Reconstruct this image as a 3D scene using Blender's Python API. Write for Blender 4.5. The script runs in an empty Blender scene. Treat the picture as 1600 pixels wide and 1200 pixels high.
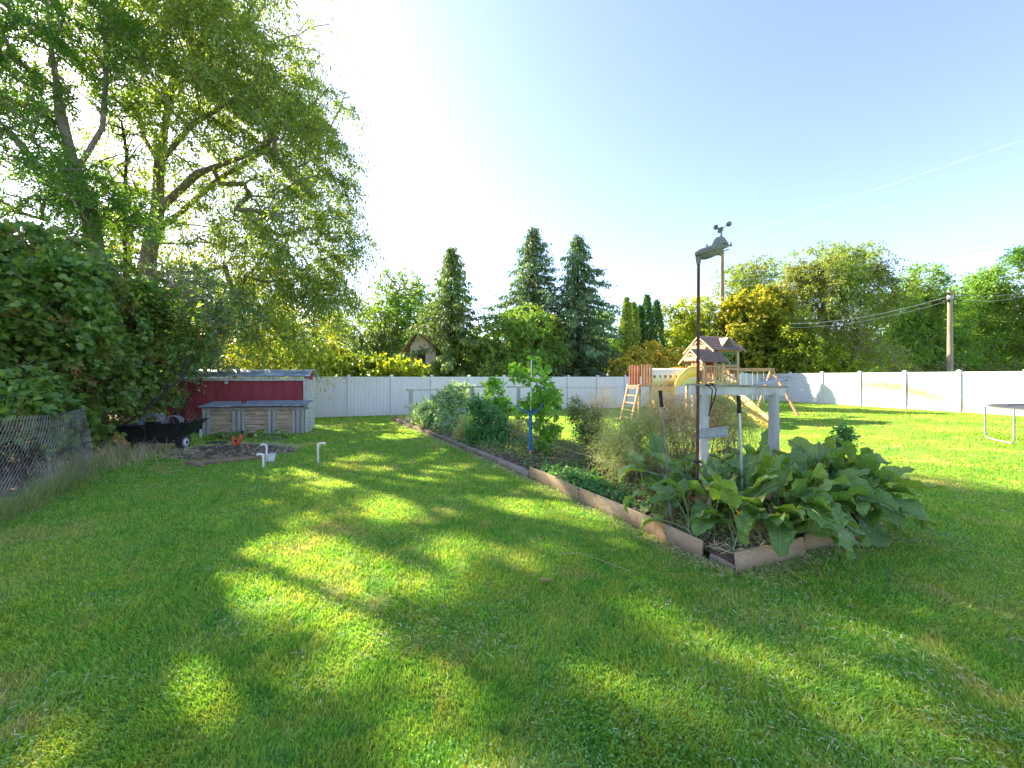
import bpy, math, random
import numpy as np
from mathutils import Vector, Matrix
R = math.radians
random.seed(7)
rng = np.random.default_rng(11)
scene = bpy.context.scene
COL = scene.collection

# ------------------------------------------------------------------ camera
F = 600.0            # focal length in photo pixels (1600 wide)
HC = 1.585           # eye height
HY = 589.0           # horizon row
cam_d = bpy.data.cameras.new("camera")
cam = bpy.data.objects.new("camera", cam_d)
COL.objects.link(cam)
cam.location = (0, 0, HC)
cam.rotation_euler = (R(90), 0, 0)
cam_d.sensor_width = 36.0
cam_d.lens = 36.0 * F / 1600.0
cam_d.shift_y = -(600.0 - HY) / 1600.0
cam_d.clip_start = 0.05
cam_d.clip_end = 20000
scene.camera = cam

# ------------------------------------------------------------------ sky and sun
AZ = math.atan2(-0.79, 0.61)       # azimuth of the sun measured from +Y towards +X
EL = R(33)
SUN = np.array([math.sin(AZ) * math.cos(EL), math.cos(AZ) * math.cos(EL), math.sin(EL)])
world = bpy.data.worlds.new("World")
scene.world = world
world.use_nodes = True
wn = world.node_tree
bg = wn.nodes["Background"]
sky = wn.nodes.new("ShaderNodeTexSky")
sky.sky_type = 'NISHITA'
sky.sun_disc = False
sky.sun_elevation = EL
sky.sun_rotation = AZ
sky.altitude = 300
sky.air_density = 1.0
sky.dust_density = .85
sky.ozone_density = 2.4
hs = wn.nodes.new("ShaderNodeHueSaturation")
hs.inputs['Saturation'].default_value = 0.92
wn.links.new(sky.outputs[0], hs.inputs['Color'])
tn = wn.nodes.new('ShaderNodeMix'); tn.data_type = 'RGBA'; tn.blend_type = 'MULTIPLY'; tn.inputs[0].default_value = 1.0
tn.inputs[7].default_value = (1.0, .935, 1.04, 1)
wn.links.new(hs.outputs[0], tn.inputs[6])
wn.links.new(tn.outputs[2], bg.inputs[0])
bg.inputs[1].default_value = 0.104
sl = bpy.data.lights.new("sun", 'SUN')
sl.energy = 5.0
sl.angle = R(0.55)
sl.color = (1.0, 0.86, 0.60)
so = bpy.data.objects.new("sun", sl)
COL.objects.link(so)
so.rotation_euler = Vector(tuple(SUN)).to_track_quat('Z', 'Y').to_euler()
so.location = (-30, 24, 25)
scene.view_settings.view_transform = 'Standard'
scene.view_settings.look = 'None'
scene.view_settings.exposure = 2.12
scene.view_settings.gamma = 1.0
scene.render.engine = 'CYCLES'
scene.cycles.max_bounces = 6
scene.cycles.diffuse_bounces = 3
scene.cycles.transmission_bounces = 5
scene.cycles.transparent_max_bounces = 8
scene.cycles.caustics_reflective = False
scene.cycles.caustics_refractive = False

# ------------------------------------------------------------------ geometry of the place
def S(t):
    t = np.clip(t, 0, 1)
    return t * t * (3 - 2 * t)
def gz(x, y):
    """height of the lawn: it dips a little towards the back fence"""
    return -0.22 * S((np.asarray(y, float) - 6) / 12.0) * (1 - S((np.asarray(x, float) - 6) / 9.0))
def at(px, py, Y):
    return np.array([(px - 800) / F * Y, Y, HC - (py - HY) / F * Y])
def gp(px, py):
    Y = 5.0
    for _ in range(12):
        x = (px - 800) / F * Y
        Y = F * (HC - float(gz(x, Y))) / (py - HY)
    x = (px - 800) / F * Y
    return np.array([x, Y, float(gz(x, Y))])
def nrm(v):
    v = np.asarray(v, float)
    return v / (np.linalg.norm(v, axis=-1, keepdims=True) + 1e-9)

# ------------------------------------------------------------------ objects
def link(o, parent=None):
    COL.objects.link(o)
    if parent is not None:
        o.parent = parent
    return o
def tag(o, label=None, cat=None, group=None, kind=None):
    if label: o['label'] = label
    if cat: o['category'] = cat
    if group: o['group'] = group
    if kind: o['kind'] = kind
    return o
def thing(name, label, cat, group=None):
    o = bpy.data.objects.new(name, None)
    o.empty_display_size = 0.2
    COL.objects.link(o)
    return tag(o, label, cat, group)
def rebase(root, loc):
    """put the Empty at the thing's base; the parts stay where they are"""
    root.location = tuple(float(v) for v in loc)
    off = Vector(root.location)
    for c in root.children:
        c.location = c.location - off
class MB:
    def __init__(s):
        s.v = []; s.f = []; s.n = 0
    def add(s, vs, fs):
        b = s.n
        s.v.extend([tuple(float(c) for c in v) for v in vs])
        s.f.extend([tuple(i + b for i in f) for f in fs])
        s.n += len(vs)
        return s
    def box(s, c, size, ax=None):
        """c centre, size full lengths, ax 3 axis vectors"""
        c = np.asarray(c, float)
        ax = np.eye(3) if ax is None else np.asarray(ax, float)
        h = np.asarray(size, float) / 2
        vs = []
        for k in (-1, 1):
            for a, b in ((-1, -1), (1, -1), (1, 1), (-1, 1)):
                vs.append(c + ax[0] * h[0] * a + ax[1] * h[1] * b + ax[2] * h[2] * k)
        return s.add(vs, [(3, 2, 1, 0), (4, 5, 6, 7), (0, 1, 5, 4), (1, 2, 6, 5), (2, 3, 7, 6), (3, 0, 4, 7)])
    def beam(s, p, q, w, h, up=(0, 0, 1)):
        """box from p to q; w sideways, h along up"""
        p = np.asarray(p, float); q = np.asarray(q, float)
        d = q - p; L = np.linalg.norm(d); d = d / L
        side = np.cross(d, up)
        if np.linalg.norm(side) < 1e-3: side = np.array([1.0, 0, 0])
        side = nrm(side); u = np.cross(side, d)
        return s.box((p + q) / 2, (L, w, h), (d, side, u))
    def tube(s, pts, r, n=8, cap=True):
        pts = np.asarray(pts, float)
        m = len(pts)
        rr = np.full(m, r, float) if np.isscalar(r) else np.asarray(r, float)
        t = np.gradient(pts, axis=0); t = nrm(t)
        a = np.array([0, 0, 1.0]) if abs(t[0][2]) < 0.9 else np.array([1.0, 0, 0])
        vs = []
        u = nrm(np.cross(t[0], a))
        for i in range(m):
            u = nrm(u - t[i] * np.dot(u, t[i]))
            w = np.cross(t[i], u)
            for k in range(n):
                an = 2 * math.pi * k / n
                vs.append(pts[i] + rr[i] * (math.cos(an) * u + math.sin(an) * w))
        fs = []
        for i in range(m - 1):
            for k in range(n):
                k2 = (k + 1) % n
                fs.append((i * n + k, i * n + k2, (i + 1) * n + k2, (i + 1) * n + k))
        if cap:
            fs.append(tuple(range(n - 1, -1, -1))); fs.append(tuple((m - 1) * n + k for k in range(n)))
        return s.add(vs, fs)
    def lathe(s, c, prof, n=20, ax=None, sx=1, sy=1):
        c = np.asarray(c, float); ax = np.eye(3) if ax is None else np.asarray(ax, float)
        vs = []
        for r, z in prof:
            for k in range(n):
                an = 2 * math.pi * k / n
                vs.append(c + ax[0] * r * math.cos(an) * sx + ax[1] * r * math.sin(an) * sy + ax[2] * z)
        fs = []
        for i in range(len(prof) - 1):
            for k in range(n):
                k2 = (k + 1) % n
                fs.append((i * n + k, i * n + k2, (i + 1) * n + k2, (i + 1) * n + k))
        fs.append(tuple(range(n - 1, -1, -1))); fs.append(tuple((len(prof) - 1) * n + k for k in range(n)))
        return s.add(vs, fs)
    def prism(s, poly, d):
        """poly: list of 3-D points (planar), extruded by vector d"""
        poly = [np.asarray(p, float) for p in poly]; d = np.asarray(d, float)
        n = len(poly)
        vs = poly + [p + d for p in poly]
        fs = [tuple(range(n - 1, -1, -1)), tuple(range(n, 2 * n))]
        for k in range(n):
            k2 = (k + 1) % n
            fs.append((k, k2, n + k2, n + k))
        return s.add(vs, fs)
    def build(s, name, mat, parent=None, smooth=False, bevel=0.0):
        me = bpy.data.meshes.new(name)
        me.from_pydata(s.v, [], s.f)
        me.update()
        o = bpy.data.objects.new(name, me)
        me.materials.append(mat)
        if smooth:
            me.polygons.foreach_set('use_smooth', [True] * len(me.polygons))
            me.set_sharp_from_angle(angle=R(40))
        if bevel > 0:
            b = o.modifiers.new('bevel', 'BEVEL'); b.width = bevel; b.segments = 2; b.limit_method = 'ANGLE'
        return link(o, parent)

def tri_object(name, V, T, mat, parent=None, attrs=None, smooth=False):
    """V (n,3), T (m,3) -> one mesh object, fast"""
    me = bpy.data.meshes.new(name)
    V = np.ascontiguousarray(V, np.float32); T = np.ascontiguousarray(T, np.int32)
    me.vertices.add(len(V)); me.vertices.foreach_set('co', V.ravel())
    me.loops.add(T.size); me.loops.foreach_set('vertex_index', T.ravel())
    me.polygons.add(len(T))
    me.polygons.foreach_set('loop_start', np.arange(0, T.size, 3, dtype=np.int32))
    me.polygons.foreach_set('loop_total', np.full(len(T), 3, np.int32))
    if smooth: me.polygons.foreach_set('use_smooth', np.ones(len(T), bool))
    for k, a in (attrs or {}).items():
        at_ = me.attributes.new(k, 'FLOAT', 'FACE'); at_.data.foreach_set('value', np.ascontiguousarray(a, np.float32))
    me.materials.append(mat)
    me.update(calc_edges=True)
    o = bpy.data.objects.new(name, me)
    return link(o, parent)

# ------------------------------------------------------------------ materials
def newmat(name):
    m = bpy.data.materials.new(name); m.use_nodes = True
    nt = m.node_tree; nt.nodes.clear()
    out = nt.nodes.new('ShaderNodeOutputMaterial')
    return m, nt, out
def N(nt, kind, **kw):
    n = nt.nodes.new(kind)
    for k, v in kw.items():
        if k.startswith('i_'):
            n.inputs[k[2:].replace('_', ' ')].default_value = v
        else: setattr(n, k, v)
    return n
def ramp(nt, fac, stops):
    r = nt.nodes.new('ShaderNodeValToRGB')
    el = r.color_ramp.elements
    while len(el) > 1: el.remove(el[-1])
    el[0].position = stops[0][0]; el[0].color = (*stops[0][1], 1)
    for p, c in stops[1:]:
        e = el.new(p); e.color = (*c, 1)
    nt.links.new(fac, r.inputs[0])
    return r.outputs[0]
def noise(nt, scale, detail=4, rough=0.55, stretch=None, coord='pos', dist=0.0):
    if coord == 'pos':
        src = nt.nodes.new('ShaderNodeNewGeometry').outputs['Position']
    else:
        src = nt.nodes.new('ShaderNodeTexCoord').outputs['Object']
    if stretch is not None:
        mp = nt.nodes.new('ShaderNodeMapping'); mp.inputs['Scale'].default_value = stretch
        nt.links.new(src, mp.inputs[0]); src = mp.outputs[0]
    n = nt.nodes.new('ShaderNodeTexNoise')
    n.inputs['Scale'].default_value = scale; n.inputs['Detail'].default_value = detail
    n.inputs['Roughness'].default_value = rough; n.inputs['Distortion'].default_value = dist
    nt.links.new(src, n.inputs['Vector'])
    return n.outputs['Fac']
def mixc(nt, fac, a, b, mode='MIX'):
    m = nt.nodes.new('ShaderNodeMix'); m.data_type = 'RGBA'; m.blend_type = mode
    for sock, v in ((m.inputs[0], fac), (m.inputs[6], a), (m.inputs[7], b)):
        if isinstance(v, (int, float)): sock.default_value = v
        elif isinstance(v, tuple): sock.default_value = (*v, 1)
        else: nt.links.new(v, sock)
    return m.outputs[2]
def surf(name, stops, scale=8, rough=0.7, metal=0.0, bump=0.3, bscale=None, stretch=None, coord='pos', detail=5, bdist=0.01, spec=0.4, speck=None):
    m, nt, out = newmat(name)
    p = nt.nodes.new('ShaderNodeBsdfPrincipled')
    nf = noise(nt, scale, detail, 0.6, stretch, coord)
    c = ramp(nt, nf, stops)
    if speck:
        n2 = noise(nt, speck[0], 6, 0.7, stretch, coord, 0.6)
        f2 = ramp(nt, n2, [(speck[1], (0, 0, 0)), (speck[1] + speck[3], (1, 1, 1))])
        c = mixc(nt, f2, c, speck[2])
    nt.links.new(c, p.inputs['Base Color'])
    p.inputs['Roughness'].default_value = rough; p.inputs['Metallic'].default_value = metal
    p.inputs['Specular IOR Level'].default_value = spec
    if bump > 0:
        b = nt.nodes.new('ShaderNodeBump'); b.inputs['Strength'].default_value = bump; b.inputs['Distance'].default_value = bdist
        nt.links.new(noise(nt, bscale or scale * 3, 6, 0.65, stretch, coord), b.inputs['Height'])
        nt.links.new(b.outputs[0], p.inputs['Normal'])
    nt.links.new(p.outputs[0], out.inputs[0])
    return m
def leafmat(name, cols, transl=0.42, tcol=None, rough=0.5, patch=0.8, pcol=None, spec=0.3, pamt=0.5, warm=1.0):
    """cols: three base colours by per-leaf random; pcol: second hue in patches"""
    m, nt, out = newmat(name)
    a = nt.nodes.new('ShaderNodeAttribute'); a.attribute_name = 'rnd'
    n = len(cols); G = 2.1
    cols = [tuple(min(.7, x * G) for x in c_) for c_ in cols]
    c = ramp(nt, a.outputs['Fac'], [(i / max(1, n - 1), cols[i]) for i in range(n)])
    if pcol:
        f = ramp(nt, noise(nt, patch, 3, 0.6), [(0.45, (0, 0, 0)), (0.62, (pamt,) * 3)])
        c = mixc(nt, f, c, pcol)
    p = nt.nodes.new('ShaderNodeBsdfPrincipled')
    nt.links.new(c, p.inputs['Base Color']); p.inputs['Roughness'].default_value = rough
    p.inputs['Specular IOR Level'].default_value = spec
    t = nt.nodes.new('ShaderNodeBsdfTranslucent')
    tc = mixc(nt, 1.0, c, tcol or (1.9, 1.75, 0.55), 'MULTIPLY')
    nt.links.new(tc, t.inputs[0])
    mx = nt.nodes.new('ShaderNodeMixShader'); mx.inputs[0].default_value = transl
    nt.links.new(p.outputs[0], mx.inputs[1]); nt.links.new(t.outputs[0], mx.inputs[2])
    nt.links.new(mx.outputs[0], out.inputs[0])
    return m

# ------------------------------------------------------------------ leaves
TPL = {
 'leaf': (np.array([(0, 0, 0), (-.5, .45, .12), (0, .42, 0), (.5, .45, .12), (0, 1, -.08)]), np.array([(0, 2, 1), (0, 3, 2), (1, 2, 4), (2, 3, 4)])),
 'flat': (np.array([(0, 0, 0), (-.5, .5, .1), (.5, .5, .1), (0, 1, 0)]), np.array([(0, 2, 1), (1, 2, 3)])),
 'needle': (np.array([(-.5, 0, 0), (.5, 0, 0), (0, 1, 0)]), np.array([(0, 1, 2)])),
 'maple': (np.array([(0, .3, 0), (0, -.05, 0), (.32, .02, .08), (.55, .42, .1), (.28, .5, .02), (.30, .78, .04), (0, 1, -.08), (-.30, .78, .04), (-.28, .5, .02), (-.55, .42, .1), (-.32, .02, .08)]),
           np.array([(0, i, i + 1) for i in range(1, 10)] + [(0, 10, 1)])),
}
def leaves(name, pos, axis, length, width, mat, parent=None, shape='leaf', rnd=None, up=None, tilt=0.9):
    """vectorised leaf cloud; axis (n,3) directions of the midrib"""
    n = len(pos)
    tv, tf = TPL[shape]
    y = nrm(axis)
    u = rng.normal(size=(n, 3)) * tilt + (np.array([0, 0, 1.0]) if up is None else up)
    x = nrm(np.cross(y, u)); z = np.cross(x, y)
    L = np.broadcast_to(length, (n,))[:, None, None]; W = np.broadcast_to(width, (n,))[:, None, None]
    V = pos[:, None, :] + x[:, None, :] * tv[None, :, 0:1] * W + y[:, None, :] * tv[None, :, 1:2] * L + z[:, None, :] * tv[None, :, 2:3] * L
    T = tf[None] + (np.arange(n) * len(tv))[:, None, None]
    if rnd is None: rnd = rng.random(n)
    return tri_object(name, V.reshape(-1, 3), T.reshape(-1, 3), mat, parent, {'rnd': np.repeat(rnd, len(tf))})

# ------------------------------------------------------------------ branching
def grow(trunks, targets, step=0.6, lift=0.25, wob=0.12):
    """trunks: list of polylines (first point = root). Returns nodes, parents, tip index per target"""
    P = []; par = []
    for pl in trunks:
        pl = [np.asarray(p, float) for p in pl]
        prev = -1
        if P:
            d = [np.linalg.norm(q - pl[0]) for q in P]; k = int(np.argmin(d))
            if d[k] < 1.2: prev = k
        for i, p in enumerate(pl):
            if i == 0:
                if prev < 0: P.append(p); par.append(-1); prev = len(P) - 1
                continue
            a = P[prev]; m = max(1, int(np.linalg.norm(p - a) / step))
            for k in range(1, m + 1):
                P.append(a + (p - a) * k / m); par.append(prev); prev = len(P) - 1
    base = np.array(P)
    zr = base[:, 2].min()
    order = np.argsort([np.min(np.linalg.norm(base - t, axis=1)) for t in targets])
    tips = [0] * len(targets)
    arr = np.zeros((len(P) + len(targets) * 12, 3)); arr[:len(P)] = base; n = len(P)
    par = list(par)
    zoff = np.zeros(len(arr))
    for ti in order:
        t = targets[ti]
        d = t - arr[:n]
        dist = np.linalg.norm(d, axis=1)
        cost = dist + 0.9 * np.maximum(0, -d[:, 2] + dist * 0.15) + np.where(arr[:n, 2] < zr + 0.25 * (base[:, 2].max() - zr), 1.0, 0)
        k = int(np.argmin(cost)); a = arr[k].copy(); L = dist[k]
        m = int(np.clip(L / step, 1, 6)); prev = k
        up = np.array([0, 0, lift * L])
        for j in range(1, m + 1):
            s = j / m
            p = a + (t - a) * s + up * s * (1 - s) + (rng.normal(size=3) * wob * min(L, 1.5) * s * (1 - s) * 2)
            if n >= len(arr): arr = np.vstack([arr, np.zeros((500, 3))])
            arr[n] = p; par.append(prev); prev = n; n += 1
        tips[ti] = prev
    return arr[:n], np.array(par), np.array(tips)
def limbs(name, P, par, mat, parent, r0, rt=0.012, sides=6, power=0.5, rmin=0.0):
    n = len(P)
    cnt = np.ones(n)
    kids = [[] for _ in range(n)]
    for i in range(n - 1, -1, -1):
        if par[i] >= 0: cnt[par[i]] += cnt[i]; kids[par[i]].append(i)
    mx = cnt.max()
    rad = rt + (r0 - rt) * (cnt / mx) ** power
    mb = MB()
    roots = [i for i in range(n) if par[i] < 0]
    stack = [(r, None) for r in roots]
    while stack:
        i, pre = stack.pop()
        ch = [i] if pre is None else [pre, i]
        while kids[ch[-1]]:
            ks = sorted(kids[ch[-1]], key=lambda k: -cnt[k])
            for k in ks[1:]: stack.append((k, ch[-1]))
            ch.append(ks[0])
        if len(ch) < 2: continue
        rr = rad[ch].copy()
        if pre is not None: rr[0] = min(rr[0], rr[1] * 1.25)
        if rr.max() < rmin: continue
        big = rr.max() > 0.08
        mb.tube(P[ch], rr, (10 if big else (sides if rr.max() > 0.03 else 4)), cap=False)
    return mb.build(name, mat, parent, smooth=True)

def blobpts(blobs, n, surf_bias=0.45):
    """blobs: (c(3), r(3), weight)"""
    w = np.array([b[2] for b in blobs], float); w /= w.sum()
    k = rng.choice(len(blobs), n, p=w)
    d = nrm(rng.normal(size=(n, 3)))
    r = rng.random(n) ** surf_bias
    C = np.array([b[0] for b in blobs], float)[k]; Rr = np.array([b[1] for b in blobs], float)[k]
    return C + d * r[:, None] * Rr, d
def sprays(tips, outd, per, q, tl, grav, ll, spread=1.0, jit=0.04):
    """per twigs from every tip, q leaves along each: positions and midrib directions"""
    n = len(tips)
    d = nrm(rng.normal(size=(n, per, 3)) * spread + outd[:, None, :] * 0.6)
    L = tl * (0.5 + rng.random((n, per, 1)))
    t = (np.arange(q) + rng.random((n, per, q))) / q
    P = tips[:, None, None, :] + d[:, :, None, :] * (L[:, :, None, :] * t[..., None])
    P = P + np.array([0, 0, -1.0]) * (grav * L[:, :, None, :] * t[..., None] ** 2)
    P = P + rng.normal(size=P.shape) * jit
    tang = d[:, :, None, :] + np.array([0, 0, -1.0]) * (2 * grav * t[..., None])
    A = nrm(nrm(tang) + rng.normal(size=P.shape) * 0.55)
    return P.reshape(-1, 3), A.reshape(-1, 3)

# sunlit patches of the lawn (photo pixels): the crowns have gaps there
LIT = [(520,915,95,60),(420,1085,80,22),(560,1060,60,26),(475,872,85,32),(440,940,85,30),(360,915,55,18),(575,905,55,30),(545,975,60,32),(645,915,45,22),(725,865,45,22),
       (628,805,50,14),(275,815,32,10),(585,1005,50,18),(640,1055,60,22),(712,1070,50,22),(345,1112,75,22),(300,1085,30,10),(10,950,22,8),
       (480,737,36,7),(385,750,42,8),(530,757,32,7),(470,720,22,5),(300,742,14,8),(693,735,36,6),(660,753,25,6),(715,797,28,7),(570,659,46,5),(620,682,28,4),(640,673,22,3),(740,845,30,9),
       (855,805,60,28),(930,815,50,18),(1010,850,50,14),(1325,918,36,14),(1035,962,55,14),(1085,990,50,16),(1150,1025,60,14),(1230,1048,45,10),
       (950,1062,45,20),(1010,1095,45,18),(1085,1118,60,14),(1300,1100,90,8),(900,765,40,10),(900,665,90,16)]
def vnoise(x, y, s, seed=0):
    """cheap smooth value noise"""
    x = np.asarray(x) * s + seed * 17.3; y = np.asarray(y) * s + seed * 7.7
    xi = np.floor(x); yi = np.floor(y); fx = S(x - xi); fy = S(y - yi)
    h = lambda a, b: np.modf(np.abs(np.sin(a * 127.1 + b * 311.7) * 43758.5453))[0]
    return (h(xi, yi) * (1 - fx) + h(xi + 1, yi) * fx) * (1 - fy) + (h(xi, yi + 1) * (1 - fx) + h(xi + 1, yi + 1) * fx) * fy
def sun_keep(P, soft=0.04):
    """False where a leaf would shade one of the sunny patches"""
    t = P[:, 2] / SUN[2]
    G = P - SUN[None] * t[:, None]
    Y = np.maximum(G[:, 1], 0.3)
    px = 800 + F * G[:, 0] / Y; py = HY + F * (HC - gz(G[:, 0], Y)) / Y
    lit = np.zeros(len(P), bool)
    for cx, cy, rx, ry in LIT:
        lit |= ((px - cx) / rx) ** 2 + ((py - cy) / ry) ** 2 < 1.35
    nz = vnoise(G[:, 0], G[:, 1], 1.5, 61) * .6 + vnoise(G[:, 0], G[:, 1], 4.0, 63) * .4
    lit |= (nz > .60) & (rng.random(len(P)) < .8)
    lit |= (G[:, 1] > 1) & (py < 735 + (px - 1300) * 0.05) & (px > 1240 - (740 - py) * .6) & (py > HY) & (px < 2600)
    return ~(lit & (G[:, 1] > 0.5) & (rng.random(len(P)) > soft))
def beyond(P):
    """metres beyond the nearer of the two white fences (positive = outside the yard)"""
    a = (P[..., 1] - (17.85 + .358 * (P[..., 0] + 6.13))) * .9415
    b = (P[..., 0] - (17.1 + (26.1 - P[..., 1]) * .309)) * .9554
    return np.maximum(a, b)
def clear_fence(P, base_p):
    """plants outside the fence do not poke through its panels"""
    if beyond(np.asarray(base_p, float)) <= 0: return np.ones(len(P), bool)
    return (beyond(P) > .12) | (P[:, 2] > 1.85)
def tree(name, label, cat, trunks, blobs, n, per, q, tl, grav, ll, lw, mat, bark, group=None, r0=0.2, shape='flat', bias=0.45, spread=1.0,
         step=0.7, lift=0.2, carve=False, zmin=None, tilt=0.9, jit=0.04, power=0.5, rt=0.012, crown='crown', stem='trunk', tips_extra=None, zmax=None):
    root = thing(name, label, cat, group)
    T, od = blobpts(blobs, n, bias)
    ok = clear_fence(T, trunks[0][0]); T = T[ok]; od = od[ok]
    if zmin is not None: ok = T[:, 2] > zmin; T = T[ok]; od = od[ok]
    if carve:
        ok = sun_keep(T, 0.6); print('CL', name, len(ok), int(ok.sum())); T = T[ok]; od = od[ok]
    P, par, tips = grow(trunks, T, step, lift)
    limbs(stem, P, par, bark, root, r0, rt, power=power)
    pos, ax = sprays(T, od, per, q, tl, grav, ll, spread, jit)
    ok = pos[:, 2] > gz(pos[:, 0], pos[:, 1]) + 0.02
    ok &= clear_fence(pos, trunks[0][0])
    if carve: ok &= sun_keep(pos)
    if carve: print('CARVE', name, len(ok), int(ok.sum()))
    pos = pos[ok]; ax = ax[ok]
    L = ll * (0.65 + 0.7 * rng.random(len(pos)))
    leaves(crown, pos, ax, L, L * lw / ll, mat, root, shape, tilt=tilt)
    rebase(root, trunks[0][0])
    return root

# ------------------------------------------------------------------ shared materials
M = {}
def vinyl(name, stain=False):
    m, nt, out = newmat(name)
    p = nt.nodes.new('ShaderNodeBsdfPrincipled')
    f = ramp(nt, noise(nt, 0.9, 5, 0.6, (1, 1, .35)), [(0.3, (0.62, 0.62, 0.64)), (0.7, (0.69, 0.69, 0.70))])
    g = nt.nodes.new('ShaderNodeNewGeometry'); s = nt.nodes.new('ShaderNodeSeparateXYZ'); nt.links.new(g.outputs['Position'], s.inputs[0])
    # splashed soil low on the boards
    mr = nt.nodes.new('ShaderNodeMapRange'); mr.inputs[1].default_value = 0.25; mr.inputs[2].default_value = -0.2
    mr.inputs[3].default_value = 0.0; mr.inputs[4].default_value = 0.8; nt.links.new(s.outputs['Z'], mr.inputs[0])
    mu = nt.nodes.new('ShaderNodeMath'); mu.operation = 'MULTIPLY'; nt.links.new(mr.outputs[0], mu.inputs[0]); nt.links.new(noise(nt, 6, 5), mu.inputs[1])
    f = mixc(nt, mu.outputs[0], f, (0.45, 0.43, 0.30))
    if stain:
        # orange sprinkler stain, an arc across two panels: y is measured along the fence
        def M2(op, a, b=None):
            q = nt.nodes.new('ShaderNodeMath'); q.operation = op
            for i, v in enumerate((a, b)):
                if v is None: continue
                if isinstance(v, (int, float)): q.inputs[i].default_value = v
                else: nt.links.new(v, q.inputs[i])
            return q.outputs[0]
        yy = M2('SUBTRACT', s.outputs['Y'], 19.0)
        arc = M2('ADD', M2('MULTIPLY', M2('MULTIPLY', yy, yy), -0.09), 1.05)
        arc = M2('ADD', arc, M2('MULTIPLY', yy, 0.24))
        dz = M2('SUBTRACT', s.outputs['Z'], arc)
        wob = M2('MULTIPLY', M2('SUBTRACT', noise(nt, 1.6, 4), 0.5), 0.5)
        dz = M2('ADD', dz, wob)
        band = M2('POWER', 2.718, M2('MULTIPLY', M2('MULTIPLY', dz, dz), -14.0))
        win = M2('POWER', 2.718, M2('MULTIPLY', M2('MULTIPLY', yy, yy), -0.16))
        st = M2('MULTIPLY', M2('MULTIPLY', band, win), M2('MULTIPLY', noise(nt, 9, 6, 0.7), 1.7))
        f = mixc(nt, st, f, (0.50, 0.22, 0.05))
    nt.links.new(f, p.inputs['Base Color']); p.inputs['Roughness'].default_value = 0.42
    nt.links.new(p.outputs[0], out.inputs[0])
    return m
M['vinyl'] = vinyl('white_vinyl'); M['vinyl_stain'] = vinyl('stained_white_vinyl', True)
M['bark'] = surf('grey_brown_bark', [(0.3, (0.13, 0.105, 0.08)), (0.7, (0.30, 0.26, 0.21))], 9, 0.95, bump=0.9, stretch=(1, 1, .25), bdist=0.03)
M['bark_dark'] = surf('dark_bark', [(0.3, (0.035, 0.026, 0.02)), (0.7, (0.11, 0.085, 0.065))], 9, 0.95, bump=0.9, stretch=(1, 1, .25), bdist=0.03)
M['old_wood'] = surf('weathered_grey_wood', [(0.25, (0.15, 0.115, 0.085)), (0.5, (0.33, 0.28, 0.22)), (0.8, (0.47, 0.44, 0.38))], 5, 0.9, bump=0.6, bscale=30, stretch=(1, 1, 4), speck=(14, .55, (.13, .09, .065), .12))
M['old_planks'] = surf('weathered_plank_wood', [(0.25, (0.28, 0.16, 0.085)), (0.5, (0.60, 0.44, 0.29)), (0.8, (0.74, 0.60, 0.45))], 4, 0.92, bump=0.7, bscale=25, stretch=(.5, 1, 6), speck=(7, .55, (.12, .075, .05), .1))
M['tan_board'] = surf('tan_plywood', [(0.25, (0.34, 0.225, 0.135)), (0.55, (0.47, 0.33, 0.21)), (0.8, (0.55, 0.43, 0.31))], 3, 0.85, bump=0.35, bscale=22, stretch=(1, 1, 3), speck=(11, .58, (.2, .13, .08), .1))
M['pale_paint'] = surf('flaking_white_paint', [(0.3, (0.38, 0.375, 0.32)), (0.6, (0.56, 0.555, 0.49))], 6, 0.75, bump=0.35, bscale=40, stretch=(1, 1, .3), speck=(13, .60, (.24, .21, .17), .08))
M['grey_post'] = surf('pale_grey_post', [(0.3, (0.33, 0.33, 0.29)), (0.7, (0.50, 0.50, 0.46))], 10, 0.9, bump=0.6, bscale=40, stretch=(1, 1, .15), speck=(20, .6, (.17, .15, .12), .1))
M['rust'] = surf('rusty_brown_steel', [(0.3, (0.075, 0.035, 0.022)), (0.7, (0.17, 0.085, 0.055))], 18, 0.8, bump=0.3, metal=0.2)
M['galv'] = surf('galvanised_steel', [(0.3, (0.42, 0.44, 0.46)), (0.7, (0.62, 0.64, 0.66))], 20, 0.42, metal=0.75, bump=0.1)
M['grey_metal'] = surf('dull_grey_metal', [(0.3, (0.26, 0.28, 0.29)), (0.7, (0.38, 0.40, 0.41))], 14, 0.5, metal=0.4, bump=0.15)
M['blackp'] = surf('black_plastic', [(0.3, (0.012, 0.013, 0.015)), (0.7, (0.03, 0.032, 0.036))], 12, 0.45, bump=0.1)
M['black_rubber'] = surf('black_rubber', [(0.3, (0.012, 0.012, 0.013)), (0.7, (0.03, 0.03, 0.03))], 25, 0.8, bump=0.2)
M['pvc'] = surf('white_pvc', [(0.3, (0.66, 0.65, 0.60)), (0.7, (0.80, 0.79, 0.75))], 14, 0.4, bump=0.05)
M['soil'] = surf('dark_garden_soil', [(0.3, (0.055, 0.038, 0.026)), (0.55, (0.13, 0.095, 0.065)), (0.8, (0.24, 0.18, 0.12))], 9, 1.0, bump=1.0, bscale=25, bdist=0.05, detail=9)
M['straw'] = leafmat('dry_straw', [(.34, .27, .14), (.48, .38, .22), (.24, .17, .09), (.40, .36, .18)], 0.25, (1, 1, 1), 0.8)

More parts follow.
